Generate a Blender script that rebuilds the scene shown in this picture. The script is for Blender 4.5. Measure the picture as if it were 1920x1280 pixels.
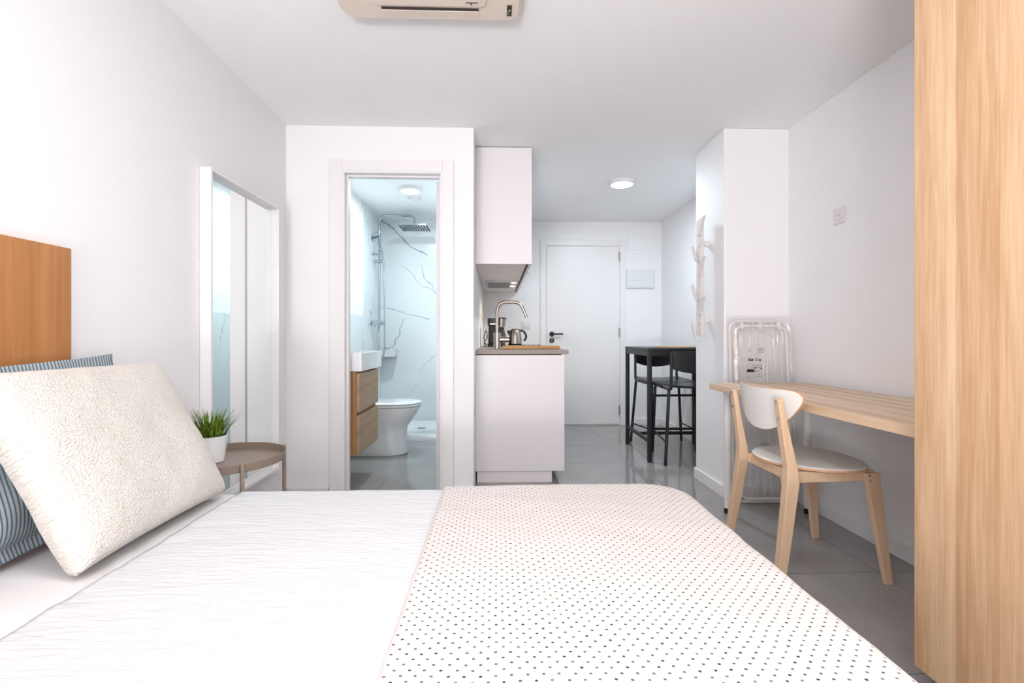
import bpy, bmesh, math, random
from mathutils import Vector, Matrix
for o in list(bpy.data.objects): bpy.data.objects.remove(o)
PI = math.pi
S = bpy.context.scene
C = S.collection
random.seed(7)

# ------------------------------------------------------------------ camera
cam_d = bpy.data.cameras.new('camera'); cam = bpy.data.objects.new('camera', cam_d); C.objects.link(cam)
cam.location = (0, 0, 1.0)
cam.rotation_euler = (PI/2, 0, -math.atan(30/890))
cam_d.sensor_width = 36; cam_d.lens = 36*890/1920; cam_d.shift_y = -9/1920; cam_d.clip_start = .02
S.camera = cam
# ------------------------------------------------------------------ view / world / lights
vs = S.view_settings
vs.view_transform = 'Standard'; vs.look = 'None'; vs.gamma = 1; vs.use_curve_mapping = False
vs.exposure = .6
w = bpy.data.worlds.new('world'); S.world = w; w.use_nodes = True
w.node_tree.nodes['Background'].inputs[0].default_value = (.93, .96, 1, 1)
w.node_tree.nodes['Background'].inputs[1].default_value = 1.0
def area(name, loc, rot, sx, sy, power, color, shape='RECTANGLE'):
    l = bpy.data.lights.new(name, 'AREA'); l.shape = shape; l.size = sx; l.size_y = sy; l.energy = power; l.color = color
    o = bpy.data.objects.new(name, l); C.objects.link(o); o.location = loc; o.rotation_euler = rot
    return o
area('window_daylight', (-.45, -2.62, 1.25), (PI/2+.10, 0, -.30), 1.5, 1.8, 4, (.98, .98, 1))
area('added_upward_fill', (-.75, -2.4, .6), (PI/2+1.2, 0, -1.0), 1.2, .9, 138, (.975, .96, .995))  # added fill lamp inside the room, aimed up to brighten ceiling and right wall
area('added_overhead_fill', (.1, .6, 2.235), (0, 0, 0), .6, .6, 2.2, (1, .98, .98), 'DISK')  # added overhead lamp, out of view, evens the light on both side walls
area('hall_lamp_glow', (1.055, 3.947, 2.262), (0, 0, 0), .19, .19, 12, (.76, .91, 1), 'DISK')
area('bathroom_lamp_glow', (-.752, 4.187, 2.262), (0, 0, 0), .17, .17, 10.5, (.78, .95, 1), 'DISK')

# ------------------------------------------------------------------ materials
def new_mat(name):
    m = bpy.data.materials.new(name); m.use_nodes = True
    nt = m.node_tree; b = nt.nodes['Principled BSDF']
    return m, nt, b
def lin(c):
    return tuple((x/255/12.92 if x/255 <= .04045 else ((x/255+.055)/1.055)**2.4) for x in c) + (1,)
def N(nt, t, **k):
    n = nt.nodes.new(t)
    for a, v in k.items(): setattr(n, a, v)
    return n
def math_n(nt, op, a, b=None):
    n = N(nt, 'ShaderNodeMath', operation=op)
    for i, v in enumerate((a, b)):
        if v is None: continue
        if isinstance(v, (int, float)): n.inputs[i].default_value = v
        else: nt.links.new(v, n.inputs[i])
    return n.outputs[0]
def plain(name, rgb, rough=.5, metal=0, noise=.03, nscale=30, bump=0, bscale=200, coat=0, spec=.5):
    """procedural plain finish: faint value variation plus optional bump"""
    m, nt, b = new_mat(name); L = nt.links
    tc = N(nt, 'ShaderNodeTexCoord'); ns = N(nt, 'ShaderNodeTexNoise'); ns.inputs['Scale'].default_value = nscale
    L.new(tc.outputs['Object'], ns.inputs['Vector'])
    mix = N(nt, 'ShaderNodeMix', data_type='RGBA'); c = lin(rgb)
    mix.inputs[6].default_value = tuple(x*(1-noise) for x in c[:3])+(1,)
    mix.inputs[7].default_value = tuple(min(1, x*(1+noise)) for x in c[:3])+(1,)
    L.new(ns.outputs[0], mix.inputs[0]); L.new(mix.outputs[2], b.inputs['Base Color'])
    b.inputs['Roughness'].default_value = rough; b.inputs['Metallic'].default_value = metal
    b.inputs['Specular IOR Level'].default_value = spec
    if coat: b.inputs['Coat Weight'].default_value = coat; b.inputs['Coat Roughness'].default_value = .08
    if bump:
        n2 = N(nt, 'ShaderNodeTexNoise'); n2.inputs['Scale'].default_value = bscale; n2.inputs['Detail'].default_value = 3
        L.new(tc.outputs['Object'], n2.inputs['Vector'])
        bp = N(nt, 'ShaderNodeBump'); bp.inputs['Strength'].default_value = bump; bp.inputs['Distance'].default_value = .004
        L.new(n2.outputs[0], bp.inputs['Height']); L.new(bp.outputs[0], b.inputs['Normal'])
    return m
def wood(name, c1, c2, axis, grain=60, rough=.45, planks=None, pax=1):
    """axis: grain direction 0/1/2; planks: (list of edges in metres along pax, tint per plank)"""
    m, nt, b = new_mat(name); L = nt.links
    tc = N(nt, 'ShaderNodeTexCoord'); mp = N(nt, 'ShaderNodeMapping')
    sc = [grain]*3; sc[axis] = grain*.035
    mp.inputs['Scale'].default_value = sc; L.new(tc.outputs['Object'], mp.inputs[0])
    n1 = N(nt, 'ShaderNodeTexNoise'); n1.inputs['Scale'].default_value = 1; n1.inputs['Detail'].default_value = 6; n1.inputs['Roughness'].default_value = .65
    n1.inputs['Distortion'].default_value = .35
    L.new(mp.outputs[0], n1.inputs['Vector'])
    mp2 = N(nt, 'ShaderNodeMapping'); sc = [grain*.16]*3; sc[axis] = grain*.012; mp2.inputs['Scale'].default_value = sc
    L.new(tc.outputs['Object'], mp2.inputs[0])
    n2 = N(nt, 'ShaderNodeTexNoise'); n2.inputs['Scale'].default_value = 1; n2.inputs['Detail'].default_value = 2; n2.inputs['Distortion'].default_value = .8
    L.new(mp2.outputs[0], n2.inputs['Vector'])
    f = math_n(nt, 'ADD', math_n(nt, 'MULTIPLY', n1.outputs[0], .6), math_n(nt, 'MULTIPLY', n2.outputs[0], .5))
    if planks:
        sx = N(nt, 'ShaderNodeSeparateXYZ'); L.new(tc.outputs['Object'], sx.inputs[0])
        for e, t in planks:
            f = math_n(nt, 'ADD', f, math_n(nt, 'MULTIPLY', math_n(nt, 'GREATER_THAN', sx.outputs[pax], e), t))
    r = N(nt, 'ShaderNodeValToRGB'); r.color_ramp.elements[0].position = .33; r.color_ramp.elements[1].position = .75
    r.color_ramp.elements[0].color = lin(c2); r.color_ramp.elements[1].color = lin(c1)
    L.new(f, r.inputs[0]); L.new(r.outputs[0], b.inputs['Base Color'])
    b.inputs['Roughness'].default_value = rough
    bp = N(nt, 'ShaderNodeBump'); bp.inputs['Strength'].default_value = .12; bp.inputs['Distance'].default_value = .001
    L.new(n1.outputs[0], bp.inputs['Height']); L.new(bp.outputs[0], b.inputs['Normal'])
    return m
def emit(name, rgb, st):
    m, nt, b = new_mat(name); b.inputs['Base Color'].default_value = lin(rgb)
    b.inputs['Emission Color'].default_value = lin(rgb); b.inputs['Emission Strength'].default_value = st
    return m
W_WALL = plain('white_wall_paint', (243, 242, 243), .65, bump=.06, bscale=350, noise=.008, nscale=2)
W_ROUGH = plain('textured_wall_plaster', (243, 242, 243), .7, bump=.75, bscale=70, noise=.01, nscale=3)
W_CEIL = plain('white_ceiling_paint', (247, 247, 248), .8, bump=.03, bscale=300, noise=.008, nscale=2)
W_TRIM = plain('white_lacquered_trim', (238, 235, 235), .35, noise=.006)
W_CAB = plain('white_cabinet_foil', (238, 234, 234), .4, noise=.006)
W_CERAM = plain('white_ceramic', (240, 241, 242), .12, coat=.5, noise=.005)
W_PLAST = plain('white_plastic', (232, 228, 230), .35, noise=.005)
RACKW = plain('warm_white_painted_wood', (226, 219, 217), .45, noise=.01)
W_METAL = plain('white_powder_coated_metal', (234, 230, 226), .4, noise=.01)
BEIGE = plain('cream_plastic', (226, 212, 199), .45, noise=.015, nscale=5)
DARKSLOT = plain('dark_recess', (62, 52, 50), .7)
BLACK = plain('black_painted_metal', (27, 28, 32), .42, noise=.05)
BLACKP = plain('black_plastic', (20, 20, 22), .3, noise=.05)
BLACKG = plain('dark_grey_plastic', (44, 40, 40), .5, noise=.1)
TAUPE = plain('taupe_powder_coat', (139, 122, 108), .42, noise=.02)
STEEL = plain('brushed_steel', (176, 168, 160), .28, metal=1, noise=.05, nscale=80)
CHROME = plain('polished_chrome', (176, 186, 194), .08, metal=1, noise=.01)
HINGE = plain('satin_nickel', (160, 150, 145), .35, metal=1)
BOXGL = plain('pale_blue_enamel', (228, 231, 233), .4, noise=.01)
GREYD = plain('hood_filter_mesh', (120, 118, 118), .45, metal=.6, noise=.3, nscale=900)
HOODM = plain('hood_grey_paint', (190, 190, 195), .4, metal=.3)
OAK_W = wood('light_oak_foil', (222, 184, 140), (192, 146, 102), 2, grain=85, rough=.5, planks=[(.1, .0)])
OAK_H = wood('amber_oak_veneer', (196, 136, 78), (158, 100, 50), 2, grain=55, rough=.45)
OAK_V = wood('rustic_oak_foil_side', (190, 145, 95), (146, 102, 60), 2, grain=60, rough=.5)
OAK_VF = wood('rustic_oak_foil_front', (200, 172, 138), (150, 120, 88), 1, grain=60, rough=.5)
DESK_W = wood('striped_oak_foil', (228, 206, 178), (196, 160, 124), 1, grain=42, rough=.4, pax=0, planks=[(-.25, -.22), (-.215, .26), (-.15, -.2), (-.12, .22), (-.05, -.24), (-.01, .2), (.05, -.14), (.08, .2), (.14, -.26), (.175, .24), (.24, -.2)])
BIRCH = wood('clear_birch', (232, 202, 170), (214, 178, 142), 2, grain=50, rough=.45)
BEECH = wood('oiled_beech', (196, 142, 72), (160, 106, 46), 0, grain=60, rough=.4)
PLY = plain('birch_ply_edge', (212, 162, 122), .5, noise=.08, nscale=60)
LAMIN = plain('white_laminate', (232, 228, 222), .4, noise=.005)
CONC = plain('grey_stone_laminate', (158, 145, 140), .5, noise=.16, nscale=45)
LAMP = emit('lit_lamp_diffuser', (255, 255, 255), 9)
WARM = emit('lit_halogen', (255, 214, 150), 14)
GREENLED = emit('green_led', (150, 220, 60), 2)

def floor_mat():
    m, nt, b = new_mat('polished_grey_floor_tile'); L = nt.links
    tc = N(nt, 'ShaderNodeTexCoord'); sx = N(nt, 'ShaderNodeSeparateXYZ'); L.new(tc.outputs['Object'], sx.inputs[0])
    def joint(o, off):
        f = math_n(nt, 'FRACT', math_n(nt, 'DIVIDE', math_n(nt, 'ADD', o, off), .598))
        return math_n(nt, 'LESS_THAN', math_n(nt, 'ABSOLUTE', math_n(nt, 'SUBTRACT', f, .5)), .0022)
    j = math_n(nt, 'MAXIMUM', joint(sx.outputs[0], 5.98-.426+.299), joint(sx.outputs[1], 5.98-1.965+.299))
    n = N(nt, 'ShaderNodeTexNoise'); n.inputs['Scale'].default_value = 260; n.inputs['Detail'].default_value = 2
    L.new(tc.outputs['Object'], n.inputs['Vector'])
    n2 = N(nt, 'ShaderNodeTexNoise'); n2.inputs['Scale'].default_value = 5; L.new(tc.outputs['Object'], n2.inputs['Vector'])
    f = math_n(nt, 'ADD', math_n(nt, 'MULTIPLY', n.outputs[0], .8), math_n(nt, 'MULTIPLY', n2.outputs[0], .2))
    r = N(nt, 'ShaderNodeValToRGB'); r.color_ramp.elements[0].position = .3; r.color_ramp.elements[1].position = .7
    r.color_ramp.elements[0].color = lin((132, 128, 127)); r.color_ramp.elements[1].color = lin((168, 164, 163)); L.new(f, r.inputs[0])
    mx = N(nt, 'ShaderNodeMix', data_type='RGBA'); L.new(j, mx.inputs[0]); L.new(r.outputs[0], mx.inputs[6]); mx.inputs[7].default_value = lin((84, 82, 84))
    L.new(mx.outputs[2], b.inputs['Base Color']); b.inputs['Roughness'].default_value = .10; b.inputs['Specular IOR Level'].default_value = .6
    return m
FLOOR = floor_mat()
def marble_mat(name='veined_white_marble_tile', segs=None):
    m, nt, b = new_mat(name); L = nt.links
    tc = N(nt, 'ShaderNodeTexCoord'); sx = N(nt, 'ShaderNodeSeparateXYZ'); L.new(tc.outputs['Object'], sx.inputs[0])
    mp = N(nt, 'ShaderNodeMapping'); mp.inputs['Rotation'].default_value = (.5, .75, .4); mp.inputs['Scale'].default_value = (1.0, 1.9, 1.0)
    mp.inputs['Location'].default_value = (.3, .1, .55)
    L.new(tc.outputs['Object'], mp.inputs[0])
    n = N(nt, 'ShaderNodeTexNoise'); n.inputs['Scale'].default_value = 1.15; n.inputs['Detail'].default_value = 7; n.inputs['Roughness'].default_value = .5
    n.inputs['Distortion'].default_value = .5; L.new(mp.outputs[0], n.inputs['Vector'])
    d = math_n(nt, 'ABSOLUTE', math_n(nt, 'SUBTRACT', n.outputs[0], .5))
    n3 = N(nt, 'ShaderNodeTexNoise'); n3.inputs['Scale'].default_value = 2.3; L.new(tc.outputs['Object'], n3.inputs['Vector'])
    wd = math_n(nt, 'MULTIPLY', math_n(nt, 'MAXIMUM', math_n(nt, 'SUBTRACT', n3.outputs[0], .44), 0), .032)
    v = math_n(nt, 'MULTIPLY', math_n(nt, 'LESS_THAN', d, wd), .6)
    if segs:
        nz_ = N(nt, 'ShaderNodeTexNoise'); nz_.inputs['Scale'].default_value = 5; nz_.inputs['Detail'].default_value = 5; L.new(tc.outputs['Object'], nz_.inputs['Vector'])
        sc_ = N(nt, 'ShaderNodeSeparateColor'); L.new(nz_.outputs[1], sc_.inputs[0])
        X_ = math_n(nt, 'ADD', sx.outputs[0], math_n(nt, 'MULTIPLY', math_n(nt, 'SUBTRACT', sc_.outputs[0], .5), .16))
        Z_ = math_n(nt, 'ADD', sx.outputs[2], math_n(nt, 'MULTIPLY', math_n(nt, 'SUBTRACT', sc_.outputs[1], .5), .16))
        tot = None
        for (xa, za, xb_, zb_, wv, op) in segs:
            dx_, dz_ = xb_-xa, zb_-za; l2 = dx_*dx_+dz_*dz_; ln = math.sqrt(l2)
            px_ = math_n(nt, 'SUBTRACT', X_, xa); pz_ = math_n(nt, 'SUBTRACT', Z_, za)
            t_ = math_n(nt, 'DIVIDE', math_n(nt, 'ADD', math_n(nt, 'MULTIPLY', px_, dx_), math_n(nt, 'MULTIPLY', pz_, dz_)), l2)
            c_ = math_n(nt, 'ABSOLUTE', math_n(nt, 'DIVIDE', math_n(nt, 'SUBTRACT', math_n(nt, 'MULTIPLY', px_, dz_), math_n(nt, 'MULTIPLY', pz_, dx_)), ln))
            ins = math_n(nt, 'MULTIPLY', math_n(nt, 'GREATER_THAN', t_, 0), math_n(nt, 'LESS_THAN', t_, 1))
            wn_ = math_n(nt, 'MULTIPLY', n3.outputs[0], wv*2)
            a_ = math_n(nt, 'MULTIPLY', math_n(nt, 'MULTIPLY', math_n(nt, 'LESS_THAN', c_, wn_), ins), op)
            tot = a_ if tot is None else math_n(nt, 'MAXIMUM', tot, a_)
        v = tot
    f = math_n(nt, 'FRACT', math_n(nt, 'DIVIDE', math_n(nt, 'ADD', sx.outputs[2], .3), .6))
    j = math_n(nt, 'MULTIPLY', math_n(nt, 'LESS_THAN', math_n(nt, 'ABSOLUTE', math_n(nt, 'SUBTRACT', f, .5)), .0028), .22)
    k = math_n(nt, 'MAXIMUM', v, j)
    mx = N(nt, 'ShaderNodeMix', data_type='RGBA'); L.new(k, mx.inputs[0]); mx.inputs[6].default_value = lin((228, 232, 234)); mx.inputs[7].default_value = lin((120, 128, 135))
    L.new(mx.outputs[2], b.inputs['Base Color']); b.inputs['Roughness'].default_value = .22
    return m
MARBLE = marble_mat()
MARBLE_END = marble_mat('veined_white_marble_end_wall', [(-.52, 2.30, .0, 1.88, .007, .6), (-.30, 1.80, .14, 1.42, .004, .4), (-.08, 1.80, .16, 1.30, .005, .45),
    (-.52, 1.34, .02, 1.20, .005, .6), (-.27, 1.19, -.38, .88, .006, .55), (.12, .80, -.10, .62, .005, .35), (-.02, .55, -.22, .34, .004, .3), (.06, 2.1, .12, 1.9, .004, .4),
    (.30, 2.2, .48, 1.5, .006, .5), (.2, 1.0, .5, .5, .005, .4)])
def mirror_mat():
    m, nt, b = new_mat('mirror_silvering'); b.inputs['Base Color'].default_value = (.90, .93, .92, 1); b.inputs['Metallic'].default_value = 1; b.inputs['Roughness'].default_value = 0
    return m
MIRROR = mirror_mat()
def film_mat():
    m, nt, b = new_mat('clear_crinkled_film'); L = nt.links
    out = nt.nodes['Material Output']; nt.nodes.remove(b)
    tr = N(nt, 'ShaderNodeBsdfTransparent'); tr.inputs[0].default_value = (.985, .98, .98, 1)
    gl = N(nt, 'ShaderNodeBsdfGlossy'); gl.inputs['Roughness'].default_value = .12; gl.inputs[0].default_value = (1, 1, 1, 1)
    tc = N(nt, 'ShaderNodeTexCoord'); mp = N(nt, 'ShaderNodeMapping'); mp.inputs['Scale'].default_value = (1, 1, .55); mp.inputs['Rotation'].default_value = (0, .5, 0)
    L.new(tc.outputs['Object'], mp.inputs[0])
    n = N(nt, 'ShaderNodeTexNoise'); n.inputs['Scale'].default_value = 16; n.inputs['Detail'].default_value = 4; n.inputs['Distortion'].default_value = 1.2; L.new(mp.outputs[0], n.inputs['Vector'])
    bp = N(nt, 'ShaderNodeBump'); bp.inputs['Strength'].default_value = .9; bp.inputs['Distance'].default_value = .02
    L.new(n.outputs[0], bp.inputs['Height']); L.new(bp.outputs[0], gl.inputs['Normal'])
    mx = N(nt, 'ShaderNodeMixShader'); mx.inputs[0].default_value = .11
    L.new(tr.outputs[0], mx.inputs[1]); L.new(gl.outputs[0], mx.inputs[2]); L.new(mx.outputs[0], out.inputs[0])
    return m
FILM = film_mat()
def cloth_spread():
    m, nt, b = new_mat('white_seersucker_cotton'); L = nt.links
    uv = N(nt, 'ShaderNodeUVMap'); mp = N(nt, 'ShaderNodeMapping'); mp.inputs['Scale'].default_value = (16, 75, 1); L.new(uv.outputs[0], mp.inputs[0])
    n = N(nt, 'ShaderNodeTexNoise'); n.inputs['Scale'].default_value = 1; n.inputs['Detail'].default_value = 2; n.inputs['Distortion'].default_value = .4; L.new(mp.outputs[0], n.inputs['Vector'])
    bp = N(nt, 'ShaderNodeBump'); bp.inputs['Strength'].default_value = .65; bp.inputs['Distance'].default_value = .006
    L.new(n.outputs[0], bp.inputs['Height']); L.new(bp.outputs[0], b.inputs['Normal'])
    b.inputs['Base Color'].default_value = lin((206, 206, 207)); b.inputs['Roughness'].default_value = .9; b.inputs['Specular IOR Level'].default_value = .1
    return m
SPREAD = cloth_spread()
def cloth_dots():
    m, nt, b = new_mat('dotted_cotton_muslin'); L = nt.links
    uv = N(nt, 'ShaderNodeUVMap'); 
    nj = N(nt, 'ShaderNodeTexNoise'); nj.inputs['Scale'].default_value = 14; L.new(uv.outputs[0], nj.inputs['Vector'])
    sp = N(nt, 'ShaderNodeSeparateXYZ'); L.new(uv.outputs[0], sp.inputs[0])
    sj = N(nt, 'ShaderNodeSeparateColor'); L.new(nj.outputs[1], sj.inputs[0])
    a, bb = .0242, .0130
    u = math_n(nt, 'ADD', sp.outputs[0], math_n(nt, 'MULTIPLY', math_n(nt, 'SUBTRACT', sj.outputs[0], .5), .011))
    v = math_n(nt, 'ADD', sp.outputs[1], math_n(nt, 'MULTIPLY', math_n(nt, 'SUBTRACT', sj.outputs[1], .5), .009))
    vr = math_n(nt, 'DIVIDE', v, bb)
    row = math_n(nt, 'FLOOR', vr)
    half = math_n(nt, 'MULTIPLY', math_n(nt, 'MODULO', row, 2), .5)
    uc = math_n(nt, 'ADD', math_n(nt, 'DIVIDE', u, a), half)
    du = math_n(nt, 'MULTIPLY', math_n(nt, 'SUBTRACT', math_n(nt, 'FRACT', uc), .5), a/.0025)
    dv = math_n(nt, 'MULTIPLY', math_n(nt, 'SUBTRACT', math_n(nt, 'FRACT', vr), .5), bb/.0021)
    r4 = math_n(nt, 'ADD', math_n(nt, 'POWER', math_n(nt, 'ABSOLUTE', du), 3), math_n(nt, 'POWER', math_n(nt, 'ABSOLUTE', dv), 3))
    dot = math_n(nt, 'LESS_THAN', r4, 1)
    wn = N(nt, 'ShaderNodeTexWhiteNoise', noise_dimensions='2D'); cb = N(nt, 'ShaderNodeCombineXYZ')
    L.new(math_n(nt, 'FLOOR', uc), cb.inputs[0]); L.new(row, cb.inputs[1]); L.new(cb.outputs[0], wn.inputs['Vector'])
    dot = math_n(nt, 'MULTIPLY', dot, math_n(nt, 'ADD', .75, math_n(nt, 'MULTIPLY', wn.outputs[0], .25)))
    mx = N(nt, 'ShaderNodeMix', data_type='RGBA'); L.new(dot, mx.inputs[0]); mx.inputs[6].default_value = lin((208, 201, 197)); mx.inputs[7].default_value = lin((62, 52, 56))
    L.new(mx.outputs[2], b.inputs['Base Color'])
    mp = N(nt, 'ShaderNodeMapping'); mp.inputs['Scale'].default_value = (22, 80, 1); L.new(uv.outputs[0], mp.inputs[0])
    n = N(nt, 'ShaderNodeTexNoise'); n.inputs['Scale'].default_value = 1; n.inputs['Detail'].default_value = 2; L.new(mp.outputs[0], n.inputs['Vector'])
    bp = N(nt, 'ShaderNodeBump'); bp.inputs['Strength'].default_value = .4; bp.inputs['Distance'].default_value = .004
    L.new(n.outputs[0], bp.inputs['Height']); L.new(bp.outputs[0], b.inputs['Normal'])
    b.inputs['Roughness'].default_value = .9; b.inputs['Specular IOR Level'].default_value = .1
    return m
DOTS = cloth_dots()
def cloth_stripe():
    m, nt, b = new_mat('blue_ticking_stripe'); L = nt.links
    uv = N(nt, 'ShaderNodeUVMap'); nj = N(nt, 'ShaderNodeTexNoise'); nj.inputs['Scale'].default_value = 6; L.new(uv.outputs[0], nj.inputs['Vector'])
    sp = N(nt, 'ShaderNodeSeparateXYZ'); L.new(uv.outputs[0], sp.inputs[0])
    u = math_n(nt, 'ADD', sp.outputs[0], math_n(nt, 'MULTIPLY', nj.outputs[0], .012))
    f = math_n(nt, 'ABSOLUTE', math_n(nt, 'SUBTRACT', math_n(nt, 'FRACT', math_n(nt, 'DIVIDE', u, .0098)), .5))
    r = N(nt, 'ShaderNodeValToRGB'); r.color_ramp.elements[0].position = .12; r.color_ramp.elements[1].position = .24
    r.color_ramp.elements[0].color = lin((92, 104, 122)); r.color_ramp.elements[1].color = lin((170, 180, 180)); L.new(f, r.inputs[0])
    L.new(r.outputs[0], b.inputs['Base Color']); b.inputs['Roughness'].default_value = .9; b.inputs['Specular IOR Level'].default_value = .1
    return m
STRIPE = cloth_stripe()
def cloth_knit():
    m, nt, b = new_mat('cream_boucle_knit'); L = nt.links
    uv = N(nt, 'ShaderNodeUVMap'); mp = N(nt, 'ShaderNodeMapping'); mp.inputs['Scale'].default_value = (170, 215, 1); L.new(uv.outputs[0], mp.inputs[0])
    n = N(nt, 'ShaderNodeTexNoise'); n.inputs['Scale'].default_value = 1; n.inputs['Detail'].default_value = 2; n.inputs['Distortion'].default_value = .6; L.new(mp.outputs[0], n.inputs['Vector'])
    bp = N(nt, 'ShaderNodeBump'); bp.inputs['Strength'].default_value = 1; bp.inputs['Distance'].default_value = .007
    L.new(n.outputs[0], bp.inputs['Height']); L.new(bp.outputs[0], b.inputs['Normal'])
    b.inputs['Base Color'].default_value = lin((220, 214, 205)); b.inputs['Roughness'].default_value = .95; b.inputs['Specular IOR Level'].default_value = .05
    b.inputs['Sheen Weight'].default_value = .2
    return m
KNIT = cloth_knit()
SHEET = plain('white_bed_linen', (222, 219, 219), .9, noise=.01, bump=.25, bscale=14, spec=.1)
def grass_mat():
    m, nt, b = new_mat('glossy_green_grass_blade'); L = nt.links
    tc = N(nt, 'ShaderNodeTexCoord'); n = N(nt, 'ShaderNodeTexNoise'); n.inputs['Scale'].default_value = 60; L.new(tc.outputs['Object'], n.inputs['Vector'])
    r = N(nt, 'ShaderNodeValToRGB'); r.color_ramp.elements[0].position = .35; r.color_ramp.elements[1].position = .68
    r.color_ramp.elements[0].color = lin((44, 78, 22)); r.color_ramp.elements[1].color = lin((142, 170, 48)); L.new(n.outputs[0], r.inputs[0])
    L.new(r.outputs[0], b.inputs['Base Color']); b.inputs['Roughness'].default_value = .4
    return m
GRASS = grass_mat()
WOVEN = plain('woven_seagrass', (186, 150, 112), .8, noise=.35, nscale=120, bump=.8, bscale=150)
def glass_mat():
    m, nt, b = new_mat('clear_dark_glass'); b.inputs['Base Color'].default_value = (.05, .05, .05, 1); b.inputs['Roughness'].default_value = .03
    b.inputs['Coat Weight'].default_value = .5
    return m
JUG = glass_mat()

# ------------------------------------------------------------------ mesh helpers
ORG = {}
def obj(name, bm, mat, parent=None, bevel=0, smooth=False, label=None, cat=None, group=None, kind=None, seg=2, solid=0):
    """link the bmesh (world coordinates) as ONE mesh object whose origin is its base centre"""
    bmesh.ops.recalc_face_normals(bm, faces=bm.faces)
    vs_ = [v.co for v in bm.verts]
    lo = Vector([min(c[i] for c in vs_) for i in range(3)]); hi = Vector([max(c[i] for c in vs_) for i in range(3)])
    org = Vector(((lo.x+hi.x)/2, (lo.y+hi.y)/2, lo.z))
    bmesh.ops.translate(bm, verts=bm.verts, vec=-org)
    me = bpy.data.meshes.new(name); bm.to_mesh(me); bm.free()
    if smooth:
        for p in me.polygons: p.use_smooth = True
    me.materials.append(mat)
    o = bpy.data.objects.new(name, me); C.objects.link(o)
    if parent is not None:
        o.parent = parent; o.location = org-ORG[parent.name]
    else: o.location = org
    ORG[o.name] = org
    if smooth and smooth != 'all':
        me.set_sharp_from_angle(angle=math.radians(38))
    if bevel:
        md = o.modifiers.new('edge_round', 'BEVEL'); md.width = bevel; md.segments = seg; md.limit_method = 'ANGLE'; md.angle_limit = math.radians(40)
        md.harden_normals = False
    if solid:
        md = o.modifiers.new('thick', 'SOLIDIFY'); md.thickness = solid; md.offset = 0
    if label: o['label'] = label
    if cat: o['category'] = cat
    if group: o['group'] = group
    if kind: o['kind'] = kind
    return o
def thing(name, loc, label, cat, group=None, kind=None):
    o = bpy.data.objects.new(name, None); C.objects.link(o); o.location = loc; o.empty_display_size = .1
    ORG[o.name] = Vector(loc)
    if label: o['label'] = label
    if cat: o['category'] = cat
    if group: o['group'] = group
    if kind: o['kind'] = kind
    return o
def nb(): return bmesh.new()
def box(bm, x0, x1, y0, y1, z0, z1):
    v = [bm.verts.new((x, y, z)) for z in (z0, z1) for y in (y0, y1) for x in (x0, x1)]
    for f in ((0, 1, 3, 2), (4, 6, 7, 5), (0, 4, 5, 1), (2, 3, 7, 6), (0, 2, 6, 4), (1, 5, 7, 3)):
        bm.faces.new([v[i] for i in f])
    return bm
def bx(*a): return box(nb(), *a)
def loft(bm, rings, cap=True, closed=False):
    R = [[bm.verts.new(p) for p in r] for r in rings]
    n = len(R[0]); m = len(R)
    for i in range(m if closed else m-1):
        a, b = R[i], R[(i+1) % m]
        for k in range(n): bm.faces.new((a[k], a[(k+1) % n], b[(k+1) % n], b[k]))
    if cap and not closed:
        bm.faces.new(R[0][::-1]); bm.faces.new(R[-1])
    return bm
def lathe(bm, prof, c, seg=40, cap=True):
    rings = [[(c[0]+r*math.cos(2*PI*k/seg), c[1]+r*math.sin(2*PI*k/seg), c[2]+z) for k in range(seg)] for r, z in prof]
    return loft(bm, rings, cap)
def arc_path(pts, rad, n=7):
    """polyline with rounded corners"""
    P = [Vector(p) for p in pts]; out = [P[0]]
    for i in range(1, len(P)-1):
        a = (P[i-1]-P[i]); b = (P[i+1]-P[i]); la, lb = a.length, b.length; a.normalize(); b.normalize()
        ang = a.angle(b)
        if ang > PI-.02: out.append(P[i]); continue
        t = min(rad/math.tan(ang/2), la*.49, lb*.49)
        p0 = P[i]+a*t; p1 = P[i]+b*t
        for k in range(n+1):
            s = k/n; out.append((1-s)**2*p0+2*s*(1-s)*P[i]+s*s*p1)
    out.append(P[-1]); return out
def tube(bm, pts, r, seg=12, closed=False, cap=True, sq=False):
    P = [Vector(p) for p in pts]; n = len(P)
    rr = r if isinstance(r, (list, tuple)) else [r]*n
    rings = []; up = None
    for i in range(n):
        if closed: d = P[(i+1) % n]-P[i-1]
        else: d = P[min(i+1, n-1)]-P[max(i-1, 0)]
        d.normalize()
        if up is None:
            up = Vector((0, 0, 1)) if abs(d.z) < .9 else Vector((1, 0, 0))
        up = (up-d*up.dot(d)).normalized(); s = d.cross(up)
        ang = [2*PI*k/seg + (PI/4 if sq else 0) for k in range(seg)]
        rings.append([P[i]+(up*math.cos(a)+s*math.sin(a))*rr[i] for a in ang])
    return loft(bm, rings, cap, closed)
def prism(bm, outline, vec):
    """outline: 3D points (planar), extruded by vec"""
    v = Vector(vec); return loft(bm, [[Vector(p) for p in outline], [Vector(p)+v for p in outline]])
def rrect(x0, x1, y0, y1, r, n=6):
    out = []
    for cx_, cy_, a0 in ((x1-r, y1-r, 0), (x0+r, y1-r, PI/2), (x0+r, y0+r, PI), (x1-r, y0+r, 3*PI/2)):
        for k in range(n+1):
            a = a0+PI/2*k/n; out.append((cx_+r*math.cos(a), cy_+r*math.sin(a)))
    return out
def sections(bm, secs):
    """bent bar: secs = [(centre, half_x, half_y)] rectangular rings in the horizontal plane"""
    return loft(bm, [[(c[0]-a, c[1]-b, c[2]), (c[0]+a, c[1]-b, c[2]), (c[0]+a, c[1]+b, c[2]), (c[0]-a, c[1]+b, c[2])] for c, a, b in secs])
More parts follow.
